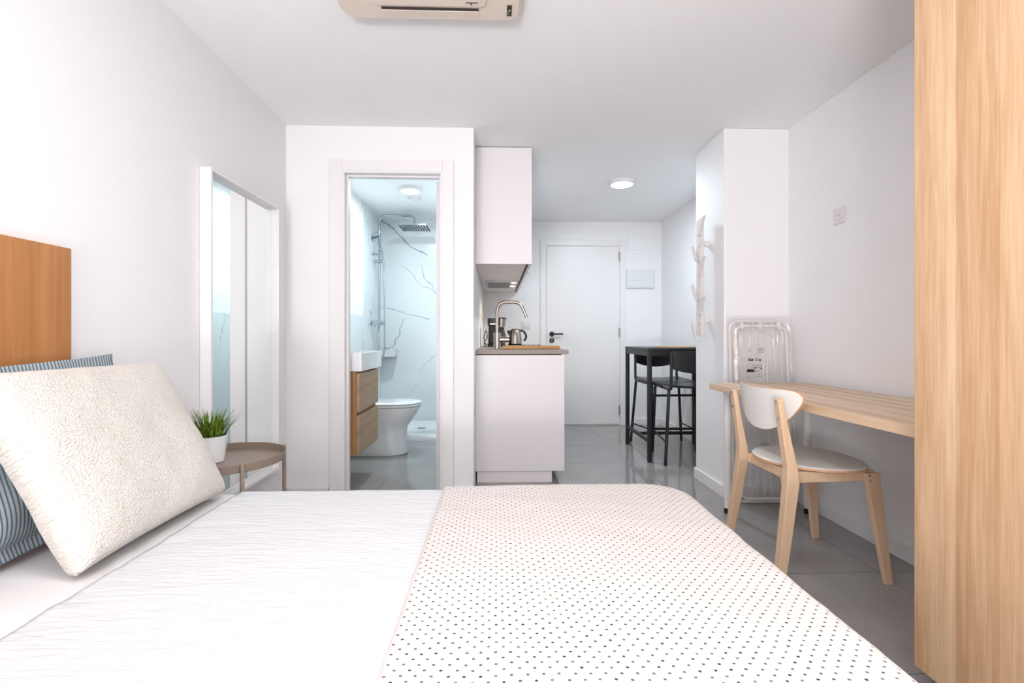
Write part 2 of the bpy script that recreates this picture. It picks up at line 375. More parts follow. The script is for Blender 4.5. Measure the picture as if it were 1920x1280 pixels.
def struct(name, bm, mat, **k):
    k.setdefault('kind', 'structure'); return obj(name, bm, mat, **k)
def copy_tree(root, loc, rz, label=None):
    r = root.copy(); C.objects.link(r); r.location = loc; r.rotation_euler = (0, 0, rz)
    if label: r['label'] = label
    for ch in list(root.children):
        c = ch.copy(); C.objects.link(c); c.parent = r
        for g in ch.children:
            d = g.copy(); C.objects.link(d); d.parent = c
    return r

# ------------------------------------------------------------------ room shell
H = 2.30; XL = -1.29; XR = 1.83; XH = 1.88; YF = 2.965; YE = 5.34; YB = -2.6
struct('floor', bx(XL-.1, XH+.1, YB-.1, YE+.1, -.06, 0), FLOOR).location
fl = bpy.data.objects['floor']; me = fl.data
for v in me.vertices: v.co += fl.location
fl.location = (0, 0, 0)
struct('ceiling', bx(XL-.1, XH+.1, YB-.1, YE+.1, H, H+.06), W_CEIL)
struct('wall_left', bx(XL-.1, XL, YB, YE+.1, 0, H), W_WALL)
struct('wall_right', bx(XR, XR+.15, YB, 2.91, 0, H), W_ROUGH)
struct('wall_hall', bx(XH, XH+.1, 3.33, YE+.1, 0, H), W_WALL)
struct('wall_pillar', bx(1.42, XH+.1, 2.91, 3.33, 0, H), W_WALL, bevel=.006)
struct('wall_entrance', bx(XL, XH, YE, YE+.1, 0, H), W_WALL)
struct('wall_kitchen', bx(-.24, -.14, 3.065, YE, 0, H), W_WALL)
DX0, DX1, DZ = -.952, -.325, 2.03
bm = nb(); box(bm, XL, DX0, YF, YF+.1, 0, H); box(bm, DX1, -.14, YF, YF+.1, 0, H); box(bm, DX0, DX1, YF, YF+.1, DZ, H)
struct('wall_front', bm, W_WALL)
bm = nb()
wx0, wx1, wz0, wz1 = -1.22, 1.22, .3, 2.2
box(bm, XL-.1, wx0, YB-.1, YB, 0, H); box(bm, wx1, XR+.15, YB-.1, YB, 0, H); box(bm, wx0, wx1, YB-.1, YB, 0, wz0); box(bm, wx0, wx1, YB-.1, YB, wz1, H)
struct('wall_back', bm, W_WALL)
bm = nb()
for a in (wx0, (wx0+wx1)/2-.03, wx1-.05): box(bm, a, a+.05, YB-.09, YB-.04, wz0, wz1)
box(bm, wx0, wx1, YB-.09, YB-.04, wz0, wz0+.05); box(bm, wx0, wx1, YB-.09, YB-.04, wz1-.05, wz1)
struct('window_1', bm, W_TRIM)
# bathroom tiling: full height in the shower, to 1.2 m elsewhere
bm = nb(); box(bm, XL, XL+.01, 3.065, 4.605, 0, 1.2); box(bm, XL, XL+.01, 4.605, YE, 0, H)
struct('wall_bathroom_left', bm, MARBLE)
struct('wall_bathroom_end', bx(XL+.01, -.25, YE-.01, YE, 0, H), MARBLE_END)
bm = nb(); box(bm, -.25, -.24, 3.065, 4.605, 0, 1.2); box(bm, -.25, -.24, 4.605, YE-.01, 0, H)
struct('wall_bathroom_right', bm, MARBLE)
struct('trim_1', bx(XL, XL+.016, 4.598, 4.606, 1.2, H), W_TRIM)
# baseboards
def baseboard(name, segs, mat=W_TRIM):
    bm = nb()
    for s in segs: box(bm, *s, 0, .075)
    struct(name, bm, mat, bevel=.003)
baseboard('baseboard_right', [(XR-.012, XR, YB+a*.6, min(YB+a*.6+.598, 2.91)) for a in range(11)], W_CERAM)
baseboard('baseboard_pillar', [(1.405, 1.42, 2.895, 3.33), (1.42, XR-.013, 2.895, 2.909)])
baseboard('baseboard_hall', [(XH-.014, XH, 3.331, YE)])
baseboard('baseboard_entrance', [(1.475, XH-.015, YE-.014, YE)])
baseboard('baseboard_front', [(XL+.014, -1.03, YF-.014, YF), (-.27, -.141, YF-.014, YF)])
baseboard('baseboard_left', [(XL, XL+.013, YB, YF)])
# bathroom doorway casing and jamb
bm = nb()
for (a, b_) in ((-1.024, -.945), (-.332, -.262)): box(bm, a, b_, YF-.016, YF, 0, 2.09)
box(bm, -.945, -.332, YF-.016, YF, 2.022, 2.088)
struct('trim_2', bm, W_TRIM, bevel=.003)
bm = nb()
box(bm, DX0, DX0+.02, YF-.012, YF+.11, 0, DZ); box(bm, DX1-.02, DX1, YF-.012, YF+.11, 0, DZ); box(bm, DX0+.02, DX1-.02, YF-.012, YF+.11, DZ-.02, DZ)
box(bm, DX0+.02, DX0+.032, YF+.03, YF+.06, 0, DZ-.02); box(bm, DX1-.032, DX1-.02, YF+.03, YF+.06, 0, DZ-.02); box(bm, DX0+.032, DX1-.032, YF+.03, YF+.06, DZ-.032, DZ-.02)
struct('trim_3', bm, W_TRIM, bevel=.002)
# open bathroom door leaf
dr = thing('door_1', (-.365, 3.07, 0), 'white bathroom door standing open behind its frame, seen edge on', 'door', kind='structure')
obj('door_leaf', bx(-.385, -.35, 3.08, 3.68, .01, 2.0), W_TRIM, dr, bevel=.002)
for z in (.17, 1.1, 1.78):
    obj('hinge', tube(nb(), [(-.352, 3.068, z), (-.352, 3.068, z+.1)], .007), HINGE, dr, smooth=True)
# entrance door
ED = thing('door_2', (.984, YE, 0), 'smooth white entrance door with black handle at the end of the hall', 'door', kind='structure')
bm = nb(); box(bm, .499, .566, YE-.018, YE, 0, 2.092); box(bm, 1.402, 1.47, YE-.018, YE, 0, 2.092); box(bm, .566, 1.402, YE-.018, YE, 2.026, 2.092)
obj('door_frame', bm, W_TRIM, ED, bevel=.003)
obj('door_leaf', bx(.572, 1.396, YE-.009, YE-.001, .012, 2.018), W_TRIM, ED, bevel=.002)
for z in (.12, 1.0, 1.86): obj('hinge', tube(nb(), [(1.396, YE-.018, z), (1.396, YE-.018, z+.1)], .009), HINGE, ED, smooth=True)
def disc_y(x, z, r, y0, y1, seg=28):
    return loft(nb(), [[(x+r*math.cos(2*PI*k/seg), y, z+r*math.sin(2*PI*k/seg)) for k in range(seg)] for y in (y0, y1)])
hd = obj('handle', disc_y(.628, 1.03, .027, YE-.022, YE-.009), BLACK, ED, smooth=True)
obj('lever', tube(nb(), arc_path([(.628, YE-.02, 1.03), (.628, YE-.06, 1.03), (.748, YE-.06, 1.03)], .012), .0085), BLACK, hd, smooth=True)
ks = obj('lock_rosette', disc_y(.628, .958, .027, YE-.022, YE-.009), BLACK, ED, smooth=True)
bm = disc_y(.628, .965, .009, YE-.026, YE-.022); box(bm, .623, .633, YE-.026, YE-.022, .943, .962)
obj('key_cylinder', bm, HINGE, ks, smooth=True)

# wall plates
fb = thing('fuse_box', (1.632, YE, 1.55), 'pale blue-white flat fuse box cover on the wall right of the entrance door', 'fuse box')
obj('cover', bx(1.472, 1.796, YE-.022, YE, 1.548, 1.756), BOXGL, fb, bevel=.004)
obj('panel', bx(1.486, 1.782, YE-.028, YE-.022, 1.562, 1.742), BOXGL, fb, bevel=.003)
obj('recess_handle', bx(1.52, 1.69, YE-.032, YE-.028, 1.635, 1.662), BOXGL, fb, bevel=.003)
obj('junction_box', bx(1.494, 1.702, YE-.012, YE, 1.985, 2.138), W_WALL, bevel=.004, label='blank white painted junction box cover high on the wall above the fuse box', cat='wall box')
sw = thing('light_switch', (.336, YE, 1.09), 'square white rocker light switch between kettle and entrance door', 'light switch')
obj('plate', bx(.29, .382, YE-.01, YE, 1.087, 1.177), W_PLAST, sw, bevel=.004)
obj('rocker', bx(.308, .364, YE-.016, YE-.01, 1.105, 1.159), W_PLAST, sw, bevel=.002)
so = thing('wall_socket', (XR, 2.465, 1.6), 'white square power socket high on the textured wall above the desk', 'socket')
obj('plate', bx(XR-.011, XR, 2.423, 2.507, 1.602, 1.686), W_PLAST, so, bevel=.003)
sg = 32; ring = lambda r, x: [(x, 2.465+r*math.cos(2*PI*k/sg), 1.644+r*math.sin(2*PI*k/sg)) for k in range(sg)]
bm = loft(nb(), [ring(.028, XR-.011), ring(.026, XR-.0165), ring(.0215, XR-.0165), ring(.0205, XR-.012)])
obj('socket_ring', bm, W_PLAST, so, smooth=True)
bm = nb()
for dy in (-.0095, .0095):
    loft(bm, [[(x, 2.465+dy+.0028*math.cos(a*PI/4), 1.644+.0028*math.sin(a*PI/4)) for a in range(11)] for x in (XR-.0125, XR-.0119)])
obj('pin_hole', bm, DARKSLOT, so)
k2 = thing('wall_socket', (-.14, 4.55, 1.16), 'small white socket on the side wall above the kitchen worktop', 'socket')
obj('plate', bx(-.14, -.13, 4.51, 4.59, 1.165, 1.245), W_PLAST, k2, bevel=.003)
obj('insert', bx(-.13, -.126, 4.526, 4.574, 1.181, 1.229), W_PLAST, k2, bevel=.002)

# ------------------------------------------------------------------ lamps
def round_lamp(x, y, r, label, room):
    t = thing('ceiling_lamp', (x, y, 2.26), label, 'ceiling lamp')
    obj('base', lathe(nb(), [(r*.6, .045), (r*.99, .045), (r*1.0, .022), (r*.93, .016)], (x, y, 2.255)), W_PLAST, t, smooth=True)
    obj('diffuser', lathe(nb(), [(r*.93, .022), (r*.9, .012), (r*.6, .006), (.001, .004)], (x, y, 2.26)), LAMP, t, smooth=True)
round_lamp(1.055, 3.947, .105, 'round glowing white flush lamp on the ceiling of the entrance hall', 'hall')
round_lamp(-.752, 4.187, .095, 'round glowing white flush lamp on the bathroom ceiling', 'bathroom')
t = thing('ceiling_vent', (-.754, 4.45, 2.27), 'round white extractor vent in the bathroom ceiling beside the lamp', 'vent')
obj('vent_ring', lathe(nb(), [(.03, .02), (.06, .02), (.062, .012), (.048, .006), (.046, .014)], (-.754, 4.45, 2.28)), W_PLAST, t, smooth=True)
obj('vent_disc', lathe(nb(), [(.001, .016), (.043, .016), (.043, .008), (.03, .002), (.001, .0)], (-.754, 4.45, 2.272)), W_PLAST, t, smooth=True)

# air conditioner cassette
ac = thing('air_conditioner', (-.25, 1.55, 2.22), 'cream ceiling air conditioner cassette with a dark outlet slot', 'air conditioner')
o_ = rrect(-.60, .10, 1.19, 1.893, .045)
i_ = rrect(-.585, .085, 1.205, 1.878, .04)
bm = loft(nb(), [[(x, y, H-.001) for x, y in o_], [(x, y, H-.03) for x, y in o_], [(x, y, H-.05) for x, y in i_]])
obj('panel', bm, BEIGE, ac, smooth=True)
obj('outlet_slot', bx(-.435, -.066, 1.812, 1.826, H-.0515, H-.0495), DARKSLOT, ac)
bm = loft(nb(), [[(-.435, 1.827, H-.0499), (-.066, 1.827, H-.0499), (-.066, 1.827, H-.054), (-.435, 1.827, H-.054)], [(-.43, 1.868, H-.0495), (-.07, 1.868, H-.0495), (-.07, 1.868, H-.0505), (-.43, 1.868, H-.0505)]])
obj('louver_flap', bm, BEIGE, ac, bevel=.001)
g = rrect(-.47, -.035, 1.30, 1.796, .03)
bm = loft(nb(), [[(x, y, H-.0495) for x, y in g], [(x, y, H-.058) for x, y in g]])
gr = obj('intake_grille', bm, BEIGE, ac, bevel=.003)
bm = nb()
for k in range(9): box(bm, -.112+.005*k, -.108+.005*k, 1.768, 1.774, H-.0586, H-.058)
box(bm, -.095, -.091, 1.774, 1.782, H-.0586, H-.058); box(bm, -.099, -.087, 1.7815, 1.7835, H-.0586, H-.058)
obj('printed_mark', bm, DARKSLOT, gr)
dp = obj('display', bx(.042, .060, 1.79, 1.848, H-.0535, H-.0495), BLACKG, ac, bevel=.001)
obj('status_light', bx(.050, .054, 1.812, 1.816, H-.0545, H-.0535), GREENLED, dp)
obj('button_strip', bx(.045, .050, 1.818, 1.838, H-.0542, H-.0535), HINGE, dp)

# ------------------------------------------------------------------ bathroom
vn = thing('vanity_cabinet', (-1.08, 3.34, .235), 'wall-hung oak vanity cabinet with two drawers under the white basin', 'cabinet')
VX = -.885; VY0, VY1 = 3.105, 3.60
obj('body', bx(XL+.012, VX-.02, VY0, VY1, .235, .775), OAK_V, vn, bevel=.001)
for z0, z1 in ((.235, .488), (.512, .762)):
    obj('drawer', bx(VX-.018, VX, VY0, VY1, z0, z1), OAK_VF, vn, bevel=.002)
bs = thing('wash_basin', (-1.07, 3.34, .777), 'thick rectangular white ceramic basin on top of the oak vanity', 'basin')
x0, x1, y0, y1 = XL+.011, VX+.02, VY0-.02, VY1+.02
def rr3(x0, x1, y0, y1, r, z): return [(x, y, z) for x, y in rrect(x0, x1, y0, y1, r)]
bm = loft(nb(), [rr3(x0, x1, y0, y1, .008, .777), rr3(x0, x1, y0, y1, .008, .893), rr3(x0+.003, x1-.003, y0+.003, y1-.003, .008, .896),
                 rr3(x0+.09, x1-.02, y0+.02, y1-.02, .03, .896), rr3(x0+.1, x1-.04, y0+.04, y1-.04, .03, .82), rr3(x0+.15, x1-.12, y0+.12, y1-.12, .03, .80)])
obj('bowl', bm, W_CERAM, bs, smooth=True)
ft = thing('basin_faucet', (-1.2, 3.34, .896), 'small chrome faucet at the back of the bathroom basin', 'faucet')
obj('body', lathe(nb(), [(.022, 0), (.022, .1), (.018, .105)], (-1.215, 3.32, .896), 20), CHROME, ft, smooth=True)
obj('spout', tube(nb(), [(-1.215, 3.32, .965), (-1.1, 3.32, .955)], .012), CHROME, ft, smooth=True)
obj('lever', tube(nb(), [(-1.215, 3.32, 1.005), (-1.13, 3.32, 1.02)], .007), CHROME, ft, smooth=True)

def dshape(xb, xf, yc, hw, z, n=24, p=2.0):
    """D outline: straight from the wall then a rounded nose at xf"""
    r = min(hw*1.25, (xf-xb)*.8); out = [(xb, yc-hw, z)]
    for k in range(n+1):
        a = -PI/2+PI*k/n
        out.append((xf-r+r*math.cos(a)**1.0 if abs(math.cos(a)) > 1e-6 else xf-r, yc+hw*math.sin(a), z))
    out.append((xb, yc+hw, z)); return out
TY = 4.13
wc = thing('toilet', (-.98, TY, 0), 'white ceramic back-to-wall toilet with closed lid behind the vanity', 'toilet')
xb = XL+.011
secs = [(-.765, .125, 0), (-.757, .130, .008), (-.765, .128, .05), (-.768, .128, .2), (-.76, .135, .235), (-.73, .15, .275), (-.68, .168, .34), (-.652, .178, .395), (-.65, .18, .405)]
obj('bowl', loft(nb(), [dshape(xb, xf, TY, hw, z) for xf, hw, z in secs]), W_CERAM, wc, smooth=True)
obj('seat', loft(nb(), [dshape(xb+.05, -.648, TY, .182, .409), dshape(xb+.05, -.644, TY, .185, .418), dshape(xb+.05, -.648, TY, .182, .426)]), W_CERAM, wc, smooth=True)
obj('lid', loft(nb(), [dshape(xb+.05, -.648, TY, .182, .429), dshape(xb+.05, -.643, TY, .186, .438), dshape(xb+.05, -.655, TY, .177, .447), dshape(xb+.06, -.69, TY, .14, .452)]), W_CERAM, wc, smooth=True)
# shower tray
bm = loft(nb(), [rr3(XL+.012, -.252, 4.59, 5.328, .004, .0), rr3(XL+.012, -.252, 4.59, 5.328, .004, .052), rr3(XL+.012, -.252, 4.60, 5.328, .004, .066),
                 rr3(XL+.04, -.28, 4.64, 5.30, .03, .066), rr3(XL+.06, -.30, 4.66, 5.28, .03, .05)])
st_ = thing('shower_tray', (-.77, 4.96, 0), 'low white shower tray on the floor at the end of the bathroom', 'shower tray')
obj('tray', bm, W_CERAM, st_, smooth=True)
obj('drain', lathe(nb(), [(.045, 0), (.045, .004), (.03, .005)], (-.77, 4.96, .0502), 24), CHROME, st_, smooth=True)
# shower column
SX, SY = -1.215, 4.99
sh = thing('shower_column', (SX, SY, .76), 'chrome shower column with square rain head and hand shower on the bathroom wall', 'shower')
obj('riser_pipe', tube(nb(), arc_path([(SX, SY, 1.15), (SX, SY, 2.262), (-.85, SY, 2.262), (-.85, SY, 2.16)], .07, 9), .011), CHROME, sh, smooth=True)
bm = loft(nb(), [rr3(-1.0, -.70, SY-.15, SY+.15, .01, 2.133), rr3(-1.0, -.70, SY-.15, SY+.15, .01, 2.145), rr3(-.87, -.83, SY-.02, SY+.02, .01, 2.16)])
hdn = obj('rain_head', bm, CHROME, sh, smooth=True)
bm = nb()
for k in range(11): box(bm, -.985+.027*k, -.977+.027*k, SY-.13, SY+.13, 2.129, 2.134)
obj('nozzle_strip', bm, BLACKG, hdn)
mxv = obj('mixer_bar', tube(nb(), [(SX, SY-.11, 1.145), (SX, SY+.13, 1.145)], .022, 20), CHROME, sh, smooth=True)
for dy in (-.075, .075): obj('wall_inlet', tube(nb(), [(XL+.01, SY+dy, 1.145), (XL+.018, SY+dy, 1.145), (XL+.019, SY+dy, 1.145), (SX, SY+dy, 1.145)], [.032, .032, .016, .016], 20), CHROME, mxv, smooth=True)
obj('temperature_knob', tube(nb(), [(SX, SY-.15, 1.145), (SX, SY-.112, 1.145)], .027, 20), CHROME, mxv, smooth=True)
obj('flow_knob', tube(nb(), [(SX+.04, SY, 1.145), (SX, SY, 1.145)], .02, 20), CHROME, mxv, smooth=True)
obj('upper_bracket', tube(nb(), [(XL+.01, SY, 1.86), (XL+.016, SY, 1.86), (XL+.017, SY, 1.86), (SX, SY, 1.86)], [.022, .022, .009, .009], 16), CHROME, sh, smooth=True)
obj('slider', tube(nb(), [(SX-.05, SY-.02, 1.78), (SX+.055, SY-.02, 1.78)], .016, 14), CHROME, sh, smooth=True)
obj('hand_shower', tube(nb(), [(SX+.05, SY-.03, 1.765), (SX+.035, SY-.035, 1.87), (SX+.0, SY-.04, 1.96), (SX-.01, SY-.045, 1.985)], [.011, .012, .014, .016], 14), CHROME, sh, smooth=True)
ax = Vector((.75, -.2, -.62)).normalized(); cc = Vector((SX-.035, SY-.045, 2.03)); e1 = ax.cross(Vector((0, 1, 0))).normalized(); e2 = ax.cross(e1)
obj('spray_face', loft(nb(), [[cc+ax*d+(e1*math.cos(2*PI*k/24)*1.35+e2*math.sin(2*PI*k/24))*r for k in range(24)] for d, r in ((-.02, .02), (-.012, .043), (.0, .048), (.006, .044))]), CHROME, sh, smooth=True)
pts = [Vector((SX+.052, SY-.03, 1.77))]
hp = [(SX+.052, SY-.03, 1.77), (SX+.06, SY-.03, 1.4), (SX+.06, SY-.03, 1.0), (SX+.058, SY-.03, .86), (SX+.04, SY-.03, .775), (SX+.012, SY-.03, .80), (SX, SY-.03, .9), (SX-.004, SY-.02, 1.02), (SX, SY, 1.125)]
def catmull(P, n=6):
    P = [Vector(p) for p in P]; Q = [P[0]]+P+[P[-1]]; out = []
    for i in range(1, len(Q)-2):
        a, b_, c_, d = Q[i-1], Q[i], Q[i+1], Q[i+2]
        for k in range(n):
            s = k/n; out.append(.5*((2*b_)+(-a+c_)*s+(2*a-5*b_+4*c_-d)*s*s+(-a+3*b_-3*c_+d)*s**3))
    out.append(P[-1]); return out
obj('hose', tube(nb(), catmull(hp), .0075, 10), CHROME, sh, smooth=True)
cd = thing('corner_caddy', (-1.2, 5.25, .79), 'small white plastic shower shelf mounted in the tiled corner', 'shelf')
def cad(z, i): return [(x, y, z) for x, y in rrect(XL+.012+i, -1.085-i, 5.13+i, 5.327-i, .035)]
obj('basket', loft(nb(), [cad(.785, .008), cad(.865, 0), cad(.865, .005), cad(.79, .013)]), W_PLAST, cd, smooth=True)
obj('suction_mount', tube(nb(), [(-1.2, 5.326, .9), (-1.2, 5.30, .9)], [.03, .026], 18), W_PLAST, cd, smooth=True)

# ------------------------------------------------------------------ wall mirror
mr = thing('wall_mirror', (-1.265, 2.44, .24), 'tall white framed mirror on the left wall behind the round side table', 'mirror')
MX0, MX1, MY0, MY1, MZ0, MZ1 = XL+.001, -1.24, 2.11, 2.77, .24, 1.74
bm = nb(); t_ = .014
box(bm, MX0, MX1, MY0, MY0+t_, MZ0, MZ1); box(bm, MX0, MX1, MY1-t_, MY1, MZ0, MZ1); box(bm, MX0, MX1, MY0+t_, MY1-t_, MZ0, MZ0+t_); box(bm, MX0, MX1, MY0+t_, MY1-t_, MZ1-t_, MZ1)
obj('frame', bm, W_TRIM, mr, bevel=.0015)
obj('glass', bx(MX0+.002, MX0+.012, MY0+t_, MY1-t_, MZ0+t_, MZ1-t_), MIRROR, mr)

# ------------------------------------------------------------------ kitchen
KY0, KY1 = 3.245, 5.335
def wall_unit(y0, y1, label, name='wall_cabinet', hood=False, knob=True):
    t = thing(name, (.04, (y0+y1)/2, 1.5), label, 'cabinet', None if hood else None)
    bm = nb(); box(bm, -.139, .212, y0, y1, 1.505, 2.292)
    obj('carcass', bm, W_CAB, t, bevel=.001)
    obj('bottom_rail', bx(-.10, .19, y0+.004, y1-.004, 1.499, 1.505), W_CAB, t)
    for px0 in (-.09, .16): obj('cam_plug', bx(px0, px0+.012, y0+.03, y0+.042, 1.498, 1.499), PLY, t)
    d = obj('door', bx(.225, .243, y0+.0015, y1-.0015, 1.497, 2.290), W_CAB, t, bevel=.001)
    if knob: obj('handle', bx(.243, .272, y1-.075, y1-.03, 1.503, 1.514), W_PLAST, d, bevel=.003)
    return t
u1 = wall_unit(3.262, 3.82, 'white wall cabinet nearest the room, first of the row over the worktop')
u2 = wall_unit(3.822, 4.178, 'narrow white wall cabinet between the first one and the extractor hood', knob=False)
u3 = wall_unit(4.18, 4.79, 'white wall cabinet with the built-in lit extractor hood underneath', hood=True)
u4 = wall_unit(4.792, 5.335, 'last white wall cabinet, against the entrance wall', knob=False)
obj('end_panel', bx(-.139, .245, 3.244, 3.26, 1.497, 2.292), W_CAB, u1, bevel=.001)
obj('filler_strip', bx(-.139, .245, 3.262, 3.5, 2.2925, 2.2995), W_CAB, u1)
obj('door_gap', bx(.2125, .2245, 3.262, 3.82, 1.503, 2.28), DARKSLOT, u1)
obj('door_gap', bx(.2125, .2245, 3.824, 4.176, 1.503, 2.28), DARKSLOT, u2)
obj('door_gap', bx(.2125, .2245, 4.182, 4.788, 1.503, 2.28), DARKSLOT, u3)
obj('door_gap', bx(.2125, .2245, 4.794, 5.33, 1.503, 2.28), DARKSLOT, u4)
hb_ = obj('hood_tray', bx(-.10, .19, 4.20, 4.77, 1.488, 1.4988), HOODM, u3, bevel=.002)
obj('grease_filter', bx(-.075, .125, 4.24, 4.73, 1.484, 1.488), GREYD, hb_, bevel=.001)
bm = nb()
for a in ((-.083, -.075, 4.232, 4.738), (.125, .133, 4.232, 4.738), (-.075, .125, 4.232, 4.24), (-.075, .125, 4.73, 4.738)): box(bm, *a, 1.483, 1.488)
obj('filter_frame', bm, HOODM, hb_)
for y in (4.30, 4.60):
    obj('hood_light', lathe(nb(), [(.02, .004), (.022, .0), (.001, -.003)], (.162, y, 1.485), 20), WARM, hb_, smooth=True)
for y in (4.30, 4.60):
    l = bpy.data.lights.new('hood_lamp_glow', 'SPOT'); l.energy = 3.5; l.color = (1, .78, .55); l.spot_size = 2.6; l.spot_blend = .6; l.shadow_soft_size = .02
    o = bpy.data.objects.new('hood_lamp_glow', l); C.objects.link(o); o.location = (.162, y, 1.474)
# base cabinets
bc = thing('base_cabinet', (.16, 3.5, 0), 'white kitchen base cabinet with plain end panel facing the bed', 'cabinet')
obj('end_panel', bx(-.139, .47, KY0, KY0+.016, .08, .874), W_CAB, bc, bevel=.001)
obj('carcass', bx(-.139, .44, KY0+.017, 3.85, .08, .874), W_CAB, bc)
obj('door', bx(.45, .468, KY0+.02, 3.848, .083, .868), W_CAB, bc, bevel=.001)
obj('plinth', bx(-.13, .385, KY0+.012, 3.85, 0, .079), W_CAB, bc, bevel=.001)
for y0, y1, lb in ((3.852, 4.21, 'narrow white base cabinet in the middle of the kitchen run'), (4.212, 4.812, 'white base cabinet under the hob'), (4.814, 5.335, 'last white base cabinet, against the entrance wall')):
    b2 = thing('base_cabinet', (.16, (y0+y1)/2, 0), lb, 'cabinet')
    obj('carcass', bx(-.139, .44, y0, y1, .08, .874), W_CAB, b2)
    obj('door', bx(.45, .468, y0+.002, y1-.002, .083, .868), W_CAB, b2, bevel=.001)
    obj('plinth', bx(-.13, .385, y0, y1, 0, .079), W_CAB, b2)
obj('worktop', bx(-.139, .497, KY0-.008, 5.338, .880, .909), CONC, bevel=.0015, label='grey stone-look kitchen worktop lying on the white base cabinets', cat='worktop')
obj('support_strip', bx(-.12, .45, KY0+.004, 3.85, .874, .8798), DARKSLOT, bc)
# sink, faucet, board
sk = thing('kitchen_sink', (.24, 3.6, .909), 'steel sink rim set in the worktop under the beech board', 'sink')
def sr(i, z): return [(x, y, z) for x, y in rrect(.05+i, .44-i, 3.31+i, 3.8-i, .04)]
obj('rim', loft(nb(), [sr(0, .9092), sr(.002, .9125), sr(.018, .9125), sr(.02, .911)], cap=False), STEEL, sk, smooth=True)
obj('basin', loft(nb(), [sr(.02, .911), sr(.021, .9105)]), STEEL, sk)
kf = thing('kitchen_faucet', (.008, 3.6, .909), 'tall brushed steel kitchen faucet with a curved neck beside the sink', 'faucet')
obj('body', lathe(nb(), [(.028, 0), (.028, .004), (.027, .006), (.027, .122), (.02, .124)], (.008, 3.6, .909), 32), STEEL, kf, smooth=True)
obj('neck', tube(nb(), arc_path([(.008, 3.6, 1.03), (.008, 3.6, 1.262), (.185, 3.6, 1.262), (.232, 3.6, 1.145)], .075, 10), .0122, 16), STEEL, kf, smooth=True)
obj('handle', tube(nb(), [(.03, 3.6, .977), (.062, 3.6, .977), (.0625, 3.6, .977), (.1, 3.6, .977)], [.024, .024, .022, .022], 24), STEEL, kf, smooth=True)
obj('cutting_board', bx(.046, .452, 3.345, 3.575, .9127, .934), BEECH, bevel=.003, label='oiled beech cutting board lying across the kitchen sink', cat='cutting board')
hob = thing('hob', (.265, 4.45, .909), 'black built-in hob with a row of small knobs behind the cutting board', 'hob')
obj('plate', bx(.105, .425, 4.16, 4.72, .9092, .9155), BLACKP, hob, bevel=.002)
for k in range(4): obj('knob', lathe(nb(), [(.013, 0), (.012, .012), (.001, .013)], (.25+.042*k, 4.185, .9156), 16), BLACKG, hob, smooth=True)
# coffee maker
cm = thing('coffee_maker', (.01, 4.33, .909), 'black coffee maker with a steel band on the worktop by the side wall', 'coffee maker')
def cb(x0, x1, y0, y1, z0, z1, r=.02, i=0): 
    return loft(nb(), [[(x, y, z0) for x, y in rrect(x0, x1, y0, y1, r)], [(x, y, z1) for x, y in rrect(x0+i, x1-i, y0+i, y1-i, r)]])
obj('base', cb(-.075, .085, 4.23, 4.44, .9092, .935), BLACKP, cm, bevel=.003, smooth=True)
obj('tower', cb(-.07, .015, 4.25, 4.43, .935, 1.10, i=.004), BLACKG, cm, bevel=.003, smooth=True)
obj('brew_head', cb(-.076, .03, 4.235, 4.435, 1.10, 1.165), BLACKP, cm, bevel=.004, smooth=True)
obj('filter_holder', lathe(nb(), [(.035, 0), (.042, .07), (.044, .072)], (.048, 4.30, 1.09), 28), STEEL, cm, smooth=True)
obj('filter_lid', lathe(nb(), [(.047, 0), (.047, .008), (.03, .012)], (.048, 4.30, 1.162), 28), BLACKP, cm, smooth=True)
jg = obj('carafe', lathe(nb(), [(.036, 0), (.046, .03), (.046, .07), (.034, .12), (.03, .135)], (.045, 4.30, .936), 28), JUG, cm, smooth=True)
obj('carafe_lid', lathe(nb(), [(.031, 0), (.031, .012), (.012, .016)], (.045, 4.30, 1.0715), 24), BLACKP, jg, smooth=True)
obj('trim_bar', bx(-.055, .01, 4.228, 4.234, 1.105, 1.122), STEEL, cm, bevel=.002)
obj('cable', tube(nb(), catmull([(-.07, 4.42, .93), (-.10, 4.36, .94), (-.108, 4.3, 1.0), (-.088, 4.27, 1.055), (-.08, 4.29, .99), (-.105, 4.27, .95), (-.09, 4.24, .914), (-.1, 4.3, .914)]), .0035, 8), BLACKP, cm, smooth=True)
# kettle
kx, ky, kz = .175, 4.36, .9157
kt = thing('kettle', (kx, ky, kz), 'brushed steel kettle with black handle standing on the hob', 'kettle')
obj('power_base', lathe(nb(), [(.062, 0), (.066, .004), (.066, .012), (.058, .016)], (kx, ky, kz), 32), BLACKP, kt, smooth=True)
obj('body', lathe(nb(), [(.058, .0165), (.063, .02), (.062, .05), (.054, .11), (.046, .14), (.044, .142)], (kx, ky, kz), 40), STEEL, kt, smooth=True)
obj('lid', lathe(nb(), [(.044, .1425), (.04, .15), (.018, .158), (.001, .159)], (kx, ky, kz), 32), BLACKP, kt, smooth=True)
obj('spout', loft(nb(), [[(kx-.04, ky-.022, kz+.085), (kx-.055, ky, kz+.085), (kx-.04, ky+.022, kz+.085)], [(kx-.038, ky-.024, kz+.142), (kx-.078, ky, kz+.142), (kx-.038, ky+.024, kz+.142)]]), STEEL, kt)
obj('handle', tube(nb(), catmull([(kx+.035, ky, kz+.142), (kx+.075, ky, kz+.135), (kx+.098, ky, kz+.105), (kx+.1, ky, kz+.075), (kx+.082, ky, kz+.045)]), .0095, 12), BLACKP, kt, smooth=True)

